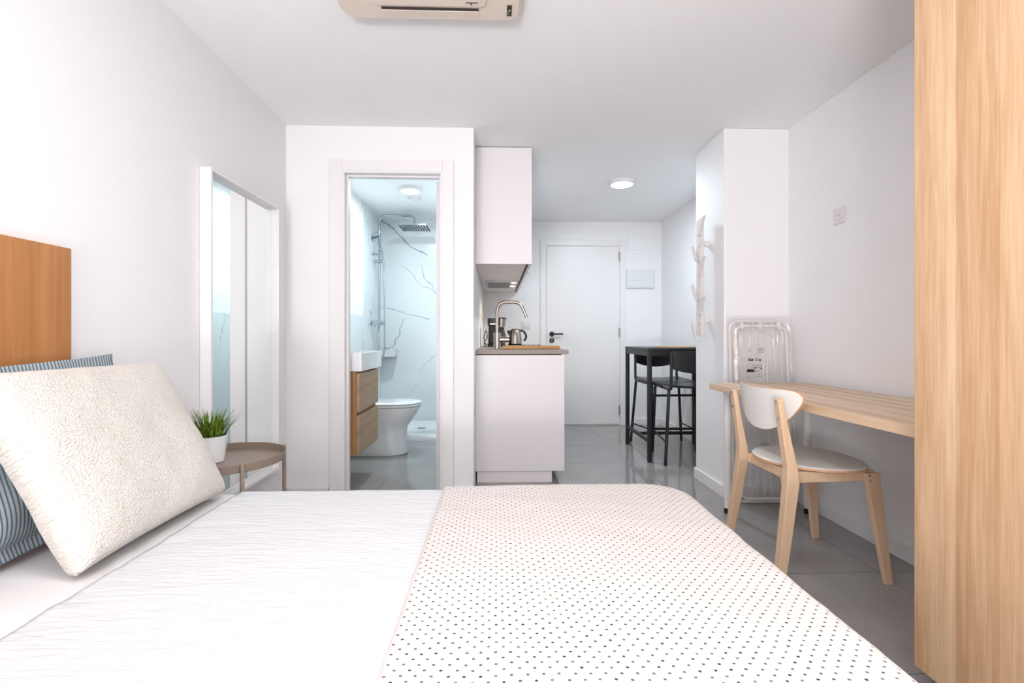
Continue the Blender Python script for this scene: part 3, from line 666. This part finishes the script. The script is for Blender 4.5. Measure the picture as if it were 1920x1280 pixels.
# ------------------------------------------------------------------ bar table and stools
TX0, TX1, TY0, TY1 = 1.207, 1.872, 3.735, 4.405
tb = thing('bar_table', ((TX0+TX1)/2, (TY0+TY1)/2, 0), 'square black metal bar table in the hall corner behind the pillar', 'table')
obj('table_top', bx(TX0, TX1, TY0, TY1, .888, .909), BLACK, tb, bevel=.002)
bm = nb()
for a in ((TX0+.035, TX1-.035, TY0+.006, TY0+.024), (TX0+.035, TX1-.035, TY1-.024, TY1-.006), (TX0+.006, TX0+.024, TY0+.035, TY1-.035), (TX1-.024, TX1-.006, TY0+.035, TY1-.035)): box(bm, *a, .845, .888)
obj('apron', bm, BLACK, tb, bevel=.001)
for x in (TX0+.018, TX1-.018):
    for y in (TY0+.018, TY1-.018):
        obj('leg', cb(x-.017, x+.017, y-.017, y+.017, 0, .888, r=.008), BLACK, tb, smooth=True)
for x in (TX0+.018, TX1-.018):
    fr = obj('foot_rail', bx(x-.010, x+.010, TY0+.035, TY1-.035, .15, .18), BLACK, tb, bevel=.002)
obj('stretcher', bx(TX0+.028, TX1-.028, 4.06, 4.082, .152, .178), BLACK, tb, bevel=.002)
def disk_th(cx_, cy_, r, z0, z1, seg=48): return lathe(nb(), [(r*.98, z0), (r, (z0+z1)/2), (r*.98, z1)], (cx_, cy_, 0), seg)
obj('placemat', disk_th(1.575, 4.06, .185, .9092, .9165), WOVEN, smooth=True, label='round woven seagrass placemat on the black bar table', cat='placemat')

def make_stool(label):
    """built facing +Y round the origin of the near stool"""
    cx_, yb, yf, z = 1.56, 3.69, 4.08, .62
    t = thing('bar_stool', (cx_, 3.88, 0), label, 'stool', 'black bar stools at the bar table')
    # seat: dished shell
    bm = nb(); nu, nv = 14, 12; G = []
    for j in range(nv+1):
        v = j/nv; row = []
        for i in range(nu+1):
            u = i/nu*2-1; hw = .20+.012*v
            zz = z-.012*(1-u*u)-.006+(.018 if False else 0)-.05*max(0, v-.85)**1*1.2 + .01*(1-v)
            row.append(bm.verts.new((cx_+hw*u, yb-.03+(yf-yb+.05)*v, zz)))
        G.append(row)
    for j in range(nv):
        for i in range(nu): bm.faces.new((G[j][i], G[j][i+1], G[j+1][i+1], G[j+1][i]))
    r = bmesh.ops.extrude_face_region(bm, geom=list(bm.faces)); bmesh.ops.translate(bm, verts=[e for e in r['geom'] if isinstance(e, bmesh.types.BMVert)], vec=(0, 0, -.018))
    obj('seat', bm, BLACKP, t, smooth=True, bevel=.003)
    # backrest shell
    bm = nb(); G = []; nu, nv = 16, 8
    for j in range(nv+1):
        v = j/nv; row = []
        for i in range(nu+1):
            u = i/nu*2-1
            zt = .887; zb = .752-.04*(1-u*u)
            zz = zb+(zt-zb)*v
            row.append(bm.verts.new((cx_+.197*u, yb-.045-.035*(1-u*u)-.02*(v-.5), zz)))
        G.append(row)
    for j in range(nv):
        for i in range(nu): bm.faces.new((G[j][i], G[j][i+1], G[j+1][i+1], G[j+1][i]))
    r = bmesh.ops.extrude_face_region(bm, geom=list(bm.faces)); bmesh.ops.translate(bm, verts=[e for e in r['geom'] if isinstance(e, bmesh.types.BMVert)], vec=(0, .010, 0))
    obj('backrest', bm, BLACKP, t, smooth=True, bevel=.002)
    for s in (-1, 1):
        xs = cx_+s*.20
        # bent side frame: back post to under seat, then down each leg
        obj('back_post', tube(nb(), arc_path([(xs, yb-.052, .875), (xs, yb-.045, z-.03), (xs-s*.0, yb+.02, z-.028)], .02), .0115, 10), BLACK, t, smooth=True)
        obj('leg', tube(nb(), arc_path([(xs, yb+.10, z-.032), (xs+s*.004, yb-.01, z-.03), (cx_+s*.245, 3.645, .001)], .035), .0122, 10), BLACK, t, smooth=True)
        obj('leg', tube(nb(), arc_path([(xs, yb+.15, z-.032), (xs-s*.02, yf-.01, z-.034), (cx_+s*.20, 4.085, .001)], .035), .0122, 10), BLACK, t, smooth=True)
        obj('side_rung', tube(nb(), [(cx_+s*.235, 3.655, .175), (cx_+s*.195, 4.078, .195)], .0075, 8), BLACK, t, smooth=True)
    obj('crossbar', tube(nb(), [(cx_-.185, 4.077, .49), (cx_+.185, 4.077, .49)], .0095, 8), BLACK, t, smooth=True)
    obj('footrest', tube(nb(), [(cx_-.195, 4.083, .2), (cx_+.195, 4.083, .2)], .0095, 8), BLACK, t, smooth=True)
    return t
stl = make_stool('black bar stool on the near side of the bar table, its backrest toward the camera')
copy_tree(stl, (1.535, 4.27, 0), PI, 'black bar stool on the far side of the bar table, facing the camera')

# ------------------------------------------------------------------ coat rack on pillar
cr = thing('coat_rack', (1.38, 3.11, 1.01), 'white vertical wooden coat rack with slanted pegs on the side of the pillar', 'coat rack')
rb = obj('backboard', bx(1.352, 1.372, 3.088, 3.162, 1.005, 1.785), RACKW, cr, bevel=.002)
def peg(y_dir, zb):
    y0 = 3.125+.022*y_dir; bm = nb(); dy = -.085 if y_dir < 0 else .052; dz = .108
    x0, x1 = 1.337, 1.3515
    loft(bm, [[(x0, y0-.013, zb), (x1, y0-.013, zb), (x1, y0+.013, zb), (x0, y0+.013, zb)],
              [(x0-.004, y0+dy-.013, zb+dz), (x1-.004, y0+dy-.013, zb+dz), (x1-.004, y0+dy+.013, zb+dz), (x0-.004, y0+dy+.013, zb+dz)]])
    return bm
for i in range(3): obj('peg', peg(-1, 1.672-.262*i), RACKW, cr, bevel=.0015)
for i in range(3): obj('peg', peg(1, 1.51-.262*i), RACKW, cr, bevel=.0015)
for z in (1.62, 1.115): obj('wall_spacer', bx(1.3725, 1.4195, 3.11, 3.14, z-.018, z+.018), RACKW, cr, bevel=.001)
for z in (1.60, 1.34, 1.08):
    obj('screw', tube(nb(), [(1.3505, 3.122, z), (1.3525, 3.122, z)], .0045, 12), HINGE, cr)

# ------------------------------------------------------------------ wrapped drying rack
ar = thing('drying_rack', (1.6, 2.84, 0), 'folded white metal drying rack in clear plastic wrap leaning in the corner behind the desk', 'drying rack')
def rect_loop(x0, x1, z0, z1, yb_, yt, r):
    f = lambda z: yb_+(yt-yb_)*(z-z0)/(z1-z0)
    pts = [(x, f(z), z) for x, z in rrect(x0, x1, z0, z1, r, 8)]
    return pts
obj('outer_frame', tube(nb(), rect_loop(1.432, 1.792, .012, 1.095, 2.80, 2.872, .06), .0095, 10, closed=True), W_METAL, ar, smooth=True)
obj('inner_frame', tube(nb(), rect_loop(1.452, 1.772, .035, 1.065, 2.775, 2.845, .055), .0085, 10, closed=True), W_METAL, ar, smooth=True)
for k in range(7):
    x = 1.484+k*.043
    obj('wire', tube(nb(), [(x, 2.800, .03), (x, 2.858, 1.085)], .0022, 6), W_METAL, ar, smooth=True)
for x in (1.50, 1.615, 1.73): obj('clip', tube(nb(), [(x, 2.846, 1.045), (x, 2.852, 1.085)], .013, 10), W_PLAST, ar, smooth=True)
bm = nb()
nx, nz = 22, 60; G = []
import mathutils
def wr(x, z, s): return .007*mathutils.noise.noise(Vector((x*14+s, z*9, s)))+.004*mathutils.noise.noise(Vector((x*40, z*26+s, 3+s)))
for side in (0, 1):
    g_ = []
    for j in range(nz+1):
        v = j/nz; row = []
        for i in range(nx+1):
            u = i/nx; x = 1.412+(1.812-1.412)*u; z = .012+1.118*v
            edge = min(u, 1-u, v, 1-v); bulge = min(1, edge/.06)**.5
            mid = 2.80+.073*v
            y = mid-.008+(-.052 if side == 0 else .012)*bulge + wr(x, z, side*5)*(1 if side == 0 else .4)*bulge
            y = min(y, 2.888)
            row.append(bm.verts.new((x+.004*mathutils.noise.noise(Vector((0, z*20, 7))), y, z)))
        g_.append(row)
    for j in range(nz):
        for i in range(nx): bm.faces.new((g_[j][i], g_[j][i+1], g_[j+1][i+1], g_[j+1][i]))
obj('plastic_wrap', bm, FILM, ar, smooth='all')
# printed marks on the wrap
bm = nb()
def mk(x0, z0, x1, z1):
    yy = lambda z: 2.726+.066*z
    zm = (z0+z1)/2; box(bm, x0, x1, yy(zm)-.001, yy(zm), min(z0, z1), max(z0, z1))
def px_xz(px, py, Y=2.785): return ((px-930)/890*Y, 1-(py-631)/890*Y)
for a in ((1407.5, 693, 1420.5, 698.5), (1422, 689, 1425, 692), (1422, 694, 1423.5, 698.5), (1425.5, 688.6, 1433, 689.4), (1424, 696, 1432, 696.6), (1433, 691, 1437, 692),
          (1411.5, 672, 1413.5, 677), (1414, 674, 1417, 677), (1417.5, 673, 1420, 677), (1424, 672, 1429, 672.7), (1424, 676, 1429, 676.7), (1424, 672, 1424.8, 677), (1428.2, 672, 1429, 677), (1431.5, 673.5, 1435, 677),
          (1418, 685, 1436.5, 685.6), (1436, 683, 1436.7, 698), (1433.5, 690, 1436, 692), (1425, 702, 1433, 702.6), (1424, 706, 1436, 706.5), (1407, 708.3, 1411.5, 708.8), (1432, 653.5, 1441, 654), (1425.5, 663, 1428.5, 664)):
    p0 = px_xz(a[0], a[1]); p1 = px_xz(a[2], a[3]); mk(p0[0], p1[1], p1[0], p0[1])
obj('printed_marks', bm, BLACKG, ar, label='small dark printed symbols on the plastic wrap', kind='stuff')
bm = nb()
for a in ((1432, 655, 1441, 663), (1410, 657, 1418, 660), (1430, 832, 1446, 846)):
    p0 = px_xz(a[0], a[1]); p1 = px_xz(a[2], a[3]); mk(p0[0], p1[1], p1[0], p0[1])
obj('pale_print', bm, HOODM, ar, label='pale grey print on the plastic wrap', kind='stuff')

# ------------------------------------------------------------------ desk
dk = thing('desk', (1.53, 2.70, 0), 'long oak-look desk top on white tube legs along the right wall', 'desk')
obj('desk_top', bx(1.228, 1.80, 1.30, 2.70, .699, .733), DESK_W, dk, bevel=.0015)
def desk_leg(x, y):
    l = obj('leg', lathe(nb(), [(.02, .03), (.02, .66), (.026, .685), (.03, .698)] , (x, y, 0), 28), W_METAL, dk, smooth=True)
    obj('foot', lathe(nb(), [(.0185, 0), (.0205, .003), (.0205, .03)], (x, y, 0), 28), BLACKP, l, smooth=True)
for x, y in ((1.315, 2.655), (1.765, 2.63), (1.30, 1.36), (1.75, 1.36)): desk_leg(x, y)
dk.rotation_euler.z = math.radians(.6)

# ------------------------------------------------------------------ chair
ch = thing('desk_chair', (1.36, 2.06, 0), 'birch chair with white curved backrest and white seat pulled to the desk', 'chair')
def seat_ring(k, z, n=56):
    out = []
    for i in range(n):
        a = 2*PI*i/n; c_, s_ = math.cos(a), math.sin(a)
        e = .92
        cc_ = math.copysign(abs(c_)**e, c_); ss_ = math.copysign(abs(s_)**e, s_)
        out.append((1.375+(.205-k)*cc_, 2.072+(.222-k)*ss_*(1+.13*c_)-.004*cc_, z+.006*max(0, c_)**2*0))
    return out
obj('seat', loft(nb(), [seat_ring(.001, .4632), seat_ring(.0, .4645), seat_ring(.004, .4675), seat_ring(.03, .4680), seat_ring(.12, .4665), seat_ring(.2, .4655)]), LAMIN, ch, smooth=True)
obj('seat_edge', loft(nb(), [seat_ring(.012, .4515), seat_ring(.0, .4555), seat_ring(.0, .463)]), PLY, ch, smooth=True)
# backrest
def back_panel(x_off, th, inset=0):
    bm = nb(); nu, nv = 28, 10; G = [[], []]
    for s in (0, 1):
        for j in range(nv+1):
            v = j/nv; row = []
            for i in range(nu+1):
                uu = math.sin((i/nu*2-1)*PI/2)
                hw = .236-inset
                zt = .782-inset+.006*abs(uu)**1.5-.028*abs(uu)**14*1
                zb = zt-(.180-2*inset)*max(0, (1-abs(uu)**2.3))**.62+.0
                zb = min(zb, zt-.03*(1-abs(uu)**6))
                z = zb+(zt-zb)*v
                x = 1.128+.058*uu*uu+(.785-z)*.10+x_off+s*th
                row.append(bm.verts.new((x, 2.04+hw*uu, z)))
            G[s].append(row)
        for j in range(nv):
            for i in range(nu): bm.faces.new((G[s][j][i], G[s][j][i+1], G[s][j+1][i+1], G[s][j+1][i]))
    per = lambda g: [g[0][i] for i in range(nu+1)]+[g[j][nu] for j in range(1, nv+1)]+[g[nv][i] for i in range(nu-1, -1, -1)]+[g[j][0] for j in range(nv-1, 0, -1)]
    a, b_ = per(G[0]), per(G[1]); n = len(a)
    for k in range(n): bm.faces.new((a[k], a[(k+1) % n], b_[(k+1) % n], b_[k]))
    bmesh.ops.remove_doubles(bm, verts=bm.verts, dist=.0004)
    return bm
obj('backrest', back_panel(0, .003, 0), LAMIN, ch, smooth=True)
obj('backrest_core', back_panel(.003, .009, -.0008), PLY, ch, smooth=True)
# posts: top, knee, foot
def bar(secs): return sections(nb(), secs)
obj('rear_leg', bar([((1.118, 1.845, .757), .011, .018), ((1.142, 1.848, .62), .015, .019), ((1.170, 1.85, .475), .021, .02), ((1.172, 1.85, .42), .025, .021), ((1.15, 1.855, .2), .021, .019), ((1.127, 1.857, .0), .016, .017)]), BIRCH, ch, bevel=.004)
obj('rear_leg', bar([((1.120, 2.205, .752), .010, .017), ((1.142, 2.21, .62), .012, .018), ((1.170, 2.22, .475), .019, .019), ((1.172, 2.225, .42), .023, .02), ((1.158, 2.265, .2), .02, .018), ((1.143, 2.30, .0), .015, .016)]), BIRCH, ch, bevel=.004)
obj('front_leg', bar([((1.527, 1.885, .447), .029, .0125), ((1.545, 1.878, .3), .025, .012), ((1.583, 1.866, .0), .015, .0105)]), BIRCH, ch, bevel=.003)
obj('front_leg', bar([((1.527, 2.272, .447), .029, .0125), ((1.548, 2.285, .3), .025, .012), ((1.586, 2.306, .0), .015, .0105)]), BIRCH, ch, bevel=.003)
def rail(p, q, w_, h_):
    p, q = Vector(p), Vector(q); d = (q-p).normalized(); s = Vector((-d.y, d.x, 0))*w_/2; u = Vector((0, 0, h_))
    return loft(nb(), [[p-s, p+s, p+s+u, p-s+u], [q-s, q+s, q+s+u, q-s+u]])
obj('side_rail', rail((1.19, 1.885, .408), (1.55, 1.905, .41), .02, .042), BIRCH, ch, bevel=.003)
obj('side_rail', rail((1.19, 2.20, .408), (1.55, 2.25, .41), .02, .042), BIRCH, ch, bevel=.003)
obj('cross_rail', rail((1.5, 1.917, .408), (1.5, 2.235, .408), .02, .042), BIRCH, ch, bevel=.003)
obj('cross_rail', rail((1.205, 1.912, .408), (1.205, 2.19, .408), .02, .042), BIRCH, ch, bevel=.003)
obj('bracket', loft(nb(), [[(x, y, .37) for x, y in rrect(1.19, 1.24, 1.912, 1.95, .015)], [(x, y, .452) for x, y in rrect(1.19, 1.27, 1.912, 1.97, .015)]]), BIRCH, ch, bevel=.003)
for y, z0 in ((1.846, .742), (1.847, .675), (2.206, .738), (2.208, .672)):
    xx = 1.118-.011+(.757-z0)*.145-.001
    obj('screw', tube(nb(), [(xx-.003, y, z0), (xx+.003, y, z0)], .006, 12), CHROME, ch, smooth=True)
for x, z0 in ((1.512, .437), (1.514, .417)):
    obj('screw', tube(nb(), [(x, 1.8705, z0), (x, 1.8755, z0)], .005, 12), CHROME, ch, smooth=True)

# ------------------------------------------------------------------ wardrobe
wd = thing('wardrobe', (1.5, 1.05, 0), 'tall light oak wardrobe at the right edge of the picture', 'wardrobe')
WX, WY = 1.175, 1.296
obj('body', bx(WX+.020, XR-.001, .80, WY, .075, 2.27), OAK_W, wd, bevel=.001)
def wr_door(y0, y1): return obj('door', bx(WX, WX+.018, y0, y1, .077, 2.268), WD_FRONT, wd, bevel=.002)
WD_FRONT = wood('light_oak_door_foil', (214, 184, 150), (182, 142, 104), 2, grain=150, rough=.5,
                planks=[(.02, -.13), (.127, .22), (.150, -.10), (.2, -.04)])
wr_door(.80, WY)
for x, y in ((1.22, 1.25), (1.78, 1.25), (1.22, .85), (1.78, .85)): obj('leg', lathe(nb(), [(.02, 0), (.012, .01), (.012, .07), (.022, .075)], (x, y, 0), 20), STEEL, wd, smooth=True)

# ------------------------------------------------------------------ headboard, bed, bedding
obj('headboard', bx(XL+.001, -1.265, -.15, 1.459, .35, 1.262), OAK_H, bevel=.0015, label='amber oak veneer headboard panel on the left wall', cat='headboard')
BX0, BX1, BY0, BY1, BZ = -1.258, .647, .24, 1.675, .468
bed = thing('bed', (-.3, .95, 0), 'double bed with white mattress under the bedspread', 'bed')
bm = nb(); box(bm, BX0+.02, BX1-.04, BY0+.03, BY1-.03, .10, .24)
obj('bed_base', bm, W_METAL, bed, bevel=.01)
for x in (BX0+.12, BX1-.14):
    for y in (BY0+.1, BY1-.1): obj('leg', lathe(nb(), [(.025, 0), (.03, .1)], (x, y, 0), 16), BLACKP, bed, smooth=True)
mt = rrect(BX0, BX1-.02, BY0+.01, BY1-.015, .09)
mi = rrect(BX0+.03, BX1-.05, BY0+.04, BY1-.045, .07)
obj('mattress', loft(nb(), [[(x, y, .241) for x, y in mi], [(x, y, .27) for x, y in mt], [(x, y, .43) for x, y in mt], [(x, y, .452) for x, y in rrect(BX0+.01, BX1-.03, BY0+.02, BY1-.025, .085)], [(x, y, .46) for x, y in mi]]), SHEET, bed, smooth=True)
nz3 = mathutils.noise.noise
def drape(name, s0, s1, t0, t1, off, step, mat, foot_drop, side_drop, wrk, label, cat, R=.15, r=.055, head_open=True, th=.006):
    """cloth laid over the mattress: inside the mattress outline it lies flat, beyond it rolls over and hangs"""
    ix0, ix1, iy0, iy1 = -9, BX1+off-R, BY0-off+R, BY1+off-R
    bm = nb(); uvl = bm.loops.layers.uv.new('UVMap')
    ex = PI*r/2-r
    S_end = BX1+off+ex+foot_drop if foot_drop else s1
    T0 = (BY0-off-ex-side_drop) if t0 is None else t0; T1 = (BY1+off+ex+side_drop) if t1 is None else t1
    ns = int((S_end-s0)/step); nt_ = int((T1-T0)/step); G = []; UV = {}
    for j in range(nt_+1):
        t = T0+(T1-T0)*j/nt_; row = []
        for i in range(ns+1):
            s = s0+(S_end-s0)*i/ns
            px_, py_ = min(max(s, ix0), ix1), min(max(t, iy0), iy1)
            ex_, ey_ = s-px_, t-py_; Ln = math.hypot(ex_, ey_)
            if Ln < 1e-9: hx = hy = 0; h = 0; dz = 0; nrm = Vector((0, 0, 1))
            else:
                dx_, dy_ = ex_/Ln, ey_/Ln; a = R-r
                if Ln <= a: h, dz, ang = Ln, 0, 0
                elif Ln <= a+PI*r/2: ang = (Ln-a)/r; h = a+r*math.sin(ang); dz = -(r-r*math.cos(ang))
                else: ang = PI/2; h = R; dz = -r-(Ln-a-PI*r/2)
                nrm = Vector((dx_*math.sin(ang), dy_*math.sin(ang), math.cos(ang)))
                hx, hy = dx_*h, dy_*h
            p = Vector((px_+hx, py_+hy, BZ+off+dz))
            fold = 0
            if Ln > R: fold = .012*min(1, (Ln-R)/.15)*math.sin((s*7+t*9))
            p += nrm*(wrk(s, t)+fold)
            if p.z < .06: p.z = .06
            if p.x < -1.262: p.x = -1.262
            v = bm.verts.new(p); UV[v] = (s, t); row.append(v)
        G.append(row)
    for j in range(nt_):
        for i in range(ns):
            f = bm.faces.new((G[j][i], G[j][i+1], G[j+1][i+1], G[j+1][i]))
            for l in f.loops: l[uvl].uv = UV[l.vert]
    return bm
def link_cloth(name, bm, mat, label, cat, th):
    vs_ = [v.co for v in bm.verts]
    org = Vector((sum(v.x for v in vs_)/len(vs_), sum(v.y for v in vs_)/len(vs_), min(v.z for v in vs_)))
    bmesh.ops.translate(bm, verts=bm.verts, vec=-org)
    me = bpy.data.meshes.new(name); bm.to_mesh(me); bm.free()
    for p in me.polygons: p.use_smooth = True
    me.materials.append(mat); o = bpy.data.objects.new(name, me); C.objects.link(o); o.location = org; ORG[o.name] = org
    md = o.modifiers.new('thick', 'SOLIDIFY'); md.thickness = th; md.offset = -1
    o['label'] = label; o['category'] = cat
    return o
def drape_fix(*a, **k):
    name, mat, label, cat, th = a[0], a[7], a[11], a[12], k.get('th', .006)
    return link_cloth(name, drape(*a, **k), mat, label, cat, th)
def w_sheet(s, t): return .004*nz3(Vector((s*4+t*10, t*2-s*3, 0)))+.0025*nz3(Vector((s*22+t*14, t*5, 2)))
def w_spread(s, t): return .0016*nz3(Vector((s*9, t*30, 1)))+.004*nz3(Vector((s*2.2, t*3, 4)))+.0022*nz3(Vector((s*12+t*9, t*24-s*7, 9)))*max(0, 1-(s+.86)/.5)
def w_dots(s, t): return .004*nz3(Vector((s*2.2, t*3, 4)))+.0035*nz3(Vector((s*5+t*3, t*8, 8)))+.0012*nz3(Vector((s*12, t*40, 1)))

drape_fix('bed_sheet', -1.255, -.70, None, None, .0, .0125, SHEET, 0, .12, w_sheet, 'smooth white bed sheet showing beside the cushion at the head of the bed', 'sheet', th=.003)
drape_fix('bedspread', -.86, 0, None, None, .008, .0125, SPREAD, .20, .24, w_spread, 'white crinkled seersucker bedspread covering the bed', 'bedspread', th=.005)
drape_fix('blanket', -.178, 0, None, None, .017, .0125, DOTS, .22, .24, w_dots, 'cream blanket with rows of small dark dots over the foot half of the bed', 'blanket', th=.006)

def pillow(name, c, U, V, w_, h_, t_, mat, q=.42, p=3.0, flange=0, n=44, wob=.004, parent=None, uvs=1, seed=0, sag=0, **k):
    """c centre, U width axis, V height axis; inflated pad with optional flat flange"""
    U = Vector(U).normalized(); V = Vector(V).normalized(); Nn = U.cross(V).normalized()
    bm = nb(); uvl = bm.loops.layers.uv.new('UVMap'); UV = {}; sides = []
    for s in (1, -1):
        G = []
        for j in range(n+1):
            b_ = (j/n*2-1); row = []
            for i in range(n+1):
                a = (i/n*2-1)
                a2, b2 = math.sin(a*PI/2)*.35+a*.65, math.sin(b_*PI/2)*.35+b_*.65
                W2, H2 = w_/2, h_/2
                x, y = a2*W2, b2*H2
                fx, fy = (W2-flange), (H2-flange)
                ax_, ay_ = min(1, abs(x)/fx), min(1, abs(y)/fy)
                inf = (max(0, 1-ax_**p)*max(0, 1-ay_**p))**q
                pin = 1-.045*(abs(b2)**2)*(1-abs(a2)**2)*0
                # edges pull in between the corners
                x *= 1-.035*(1-abs(b2)**3)*abs(a2); y *= 1-.035*(1-abs(a2)**3)*abs(b2)
                z = s*(t_/2*inf+.0015)
                nn = wob*nz3(Vector((x*9+seed, y*9, s*2+seed)))*2+(wob*.6)*nz3(Vector((x*28+seed, y*22, s)))
                zz = z+nn*(inf if inf > 0 else 0)*s
                if inf <= 0: zz += .006*nz3(Vector((x*14+seed, y*14, 5)))
                zz -= sag*(b2)**2
                v = bm.verts.new(Vector(c)+U*x+V*y+Nn*zz); UV[v] = (x*uvs, y*uvs); row.append(v)
            G.append(row)
        for j in range(n):
            for i in range(n):
                f = bm.faces.new((G[j][i], G[j][i+1], G[j+1][i+1], G[j+1][i]) if s > 0 else (G[j][i], G[j+1][i], G[j+1][i+1], G[j][i+1]))
                for l in f.loops: l[uvl].uv = UV[l.vert]
        sides.append(G)
    def per(g): return [g[0][i] for i in range(n+1)]+[g[j][n] for j in range(1, n+1)]+[g[n][i] for i in range(n-1, -1, -1)]+[g[j][0] for j in range(n-1, 0, -1)]
    a, b_ = per(sides[0]), per(sides[1]); m_ = len(a)
    for kk in range(m_):
        f = bm.faces.new((a[kk], a[(kk+1) % m_], b_[(kk+1) % m_], b_[kk]))
        for l in f.loops: l[uvl].uv = UV[l.vert]
    return obj(name, bm, mat, parent, smooth='all', **k)
pillow('pillow', (-1.168, 1.19, .708), (0, 1, .035), (-.26, 0, .965), .74, .465, .09, STRIPE, q=.5, p=2.6, flange=.035, wob=.006, seed=3,
       label='blue-grey ticking striped pillow leaning behind the cream cushion', cat='pillow')
pillow('cushion', (-1.022, 1.328, .698), (0, 1, 0), (-.48, 0, .877), .545, .49, .15, KNIT, q=.30, p=3.5, wob=.004, seed=8,
       label='square cream knitted cushion leaning in front of the striped pillow', cat='cushion')

# ------------------------------------------------------------------ round side table with plant
GX, GY = -1.066, 1.905
gt = thing('side_table', (GX, GY, 0), 'round taupe metal tray side table between bed and mirror', 'side table')
obj('tray', lathe(nb(), [(.205, .508), (.214, .508), (.216, .51), (.216, .538), (.2145, .538), (.2135, .513), (.19, .511), (.001, .511)], (GX, GY, 0), 72), TAUPE, gt, smooth=True)
for a in (-47, 43, 133, 223):
    x, y = GX+.223*math.cos(math.radians(a)), GY+.223*math.sin(math.radians(a))
    if x < XL+.01: x = XL+.012
    obj('leg', lathe(nb(), [(.008, 0), (.0075, .003), (.0075, .539), (.006, .541)], (x, y, 0), 14), TAUPE, gt, smooth=True)
ringp = [(GX+.213*math.cos(2*PI*k/48), GY+.213*math.sin(2*PI*k/48), .10) for k in range(48)]
obj('base_ring', tube(nb(), ringp, .005, 8, closed=True), TAUPE, gt, smooth=True)
PX, PY, PZ = -1.118, 1.895, .5112
pp = thing('potted_grass', (PX, PY, PZ), 'small artificial green grass plant in a white pot on the side table', 'potted plant')
obj('pot', lathe(nb(), [(.045, 0), (.049, .002), (.062, .100), (.0625, .104), (.059, .104), (.057, .085), (.001, .083)], (PX, PY, PZ), 48), W_CERAM, pp, smooth=True)
obj('soil', lathe(nb(), [(.057, .084), (.03, .09), (.001, .092)], (PX, PY, PZ), 32), plain('dark_soil', (52, 48, 30), .9, noise=.3), pp, smooth=True)
bm = nb(); rnd = random.Random(11)
for k in range(210):
    a = rnd.uniform(0, 2*PI); rr_ = .048*math.sqrt(rnd.random()); base = Vector((PX+rr_*math.cos(a), PY+rr_*math.sin(a), PZ+.085))
    lean = rnd.uniform(.0, .55)+rr_/.048*.45; a2 = a+rnd.uniform(-.6, .6); ln = rnd.uniform(.075, .135)*(1.0 if lean < .8 else .95); w0 = rnd.uniform(.0022, .0036)
    d = Vector((math.cos(a2), math.sin(a2), 0)); sd = Vector((-d.y, d.x, 0)); prev = None
    for i in range(7):
        s = i/6; ph = lean*(.35+.95*s); 
        if i == 0: pos = base.copy()
        else: pos = pos+(d*math.sin(ph)+Vector((0, 0, 1))*math.cos(ph))*ln/6
        ww = w0*(1-s**1.6)+.0002; fold = Vector((0, 0, -.0012))*(1-s)
        cur = [bm.verts.new(pos-sd*ww), bm.verts.new(pos+fold-d*.0008), bm.verts.new(pos+sd*ww)]
        if prev:
            bm.faces.new((prev[0], prev[1], cur[1], cur[0])); bm.faces.new((prev[1], prev[2], cur[2], cur[1]))
        prev = cur
obj('grass_blades', bm, GRASS, pp, smooth='all')


# body of the added overhead lamp, out of view, brightens the bedroom
rl = thing('ceiling_lamp', (.1, .6, 2.24), 'added unseen fill lamp, wide flat round white, on the bedroom ceiling', 'ceiling lamp')
obj('base', lathe(nb(), [(.2, .058), (.32, .058), (.32, .02), (.31, .012)], (.1, .6, 2.24), 48), W_PLAST, rl, smooth=True)
obj('diffuser', lathe(nb(), [(.305, .018), (.29, .008), (.001, .002)], (.1, .6, 2.24), 48), LAMP, rl, smooth=True)
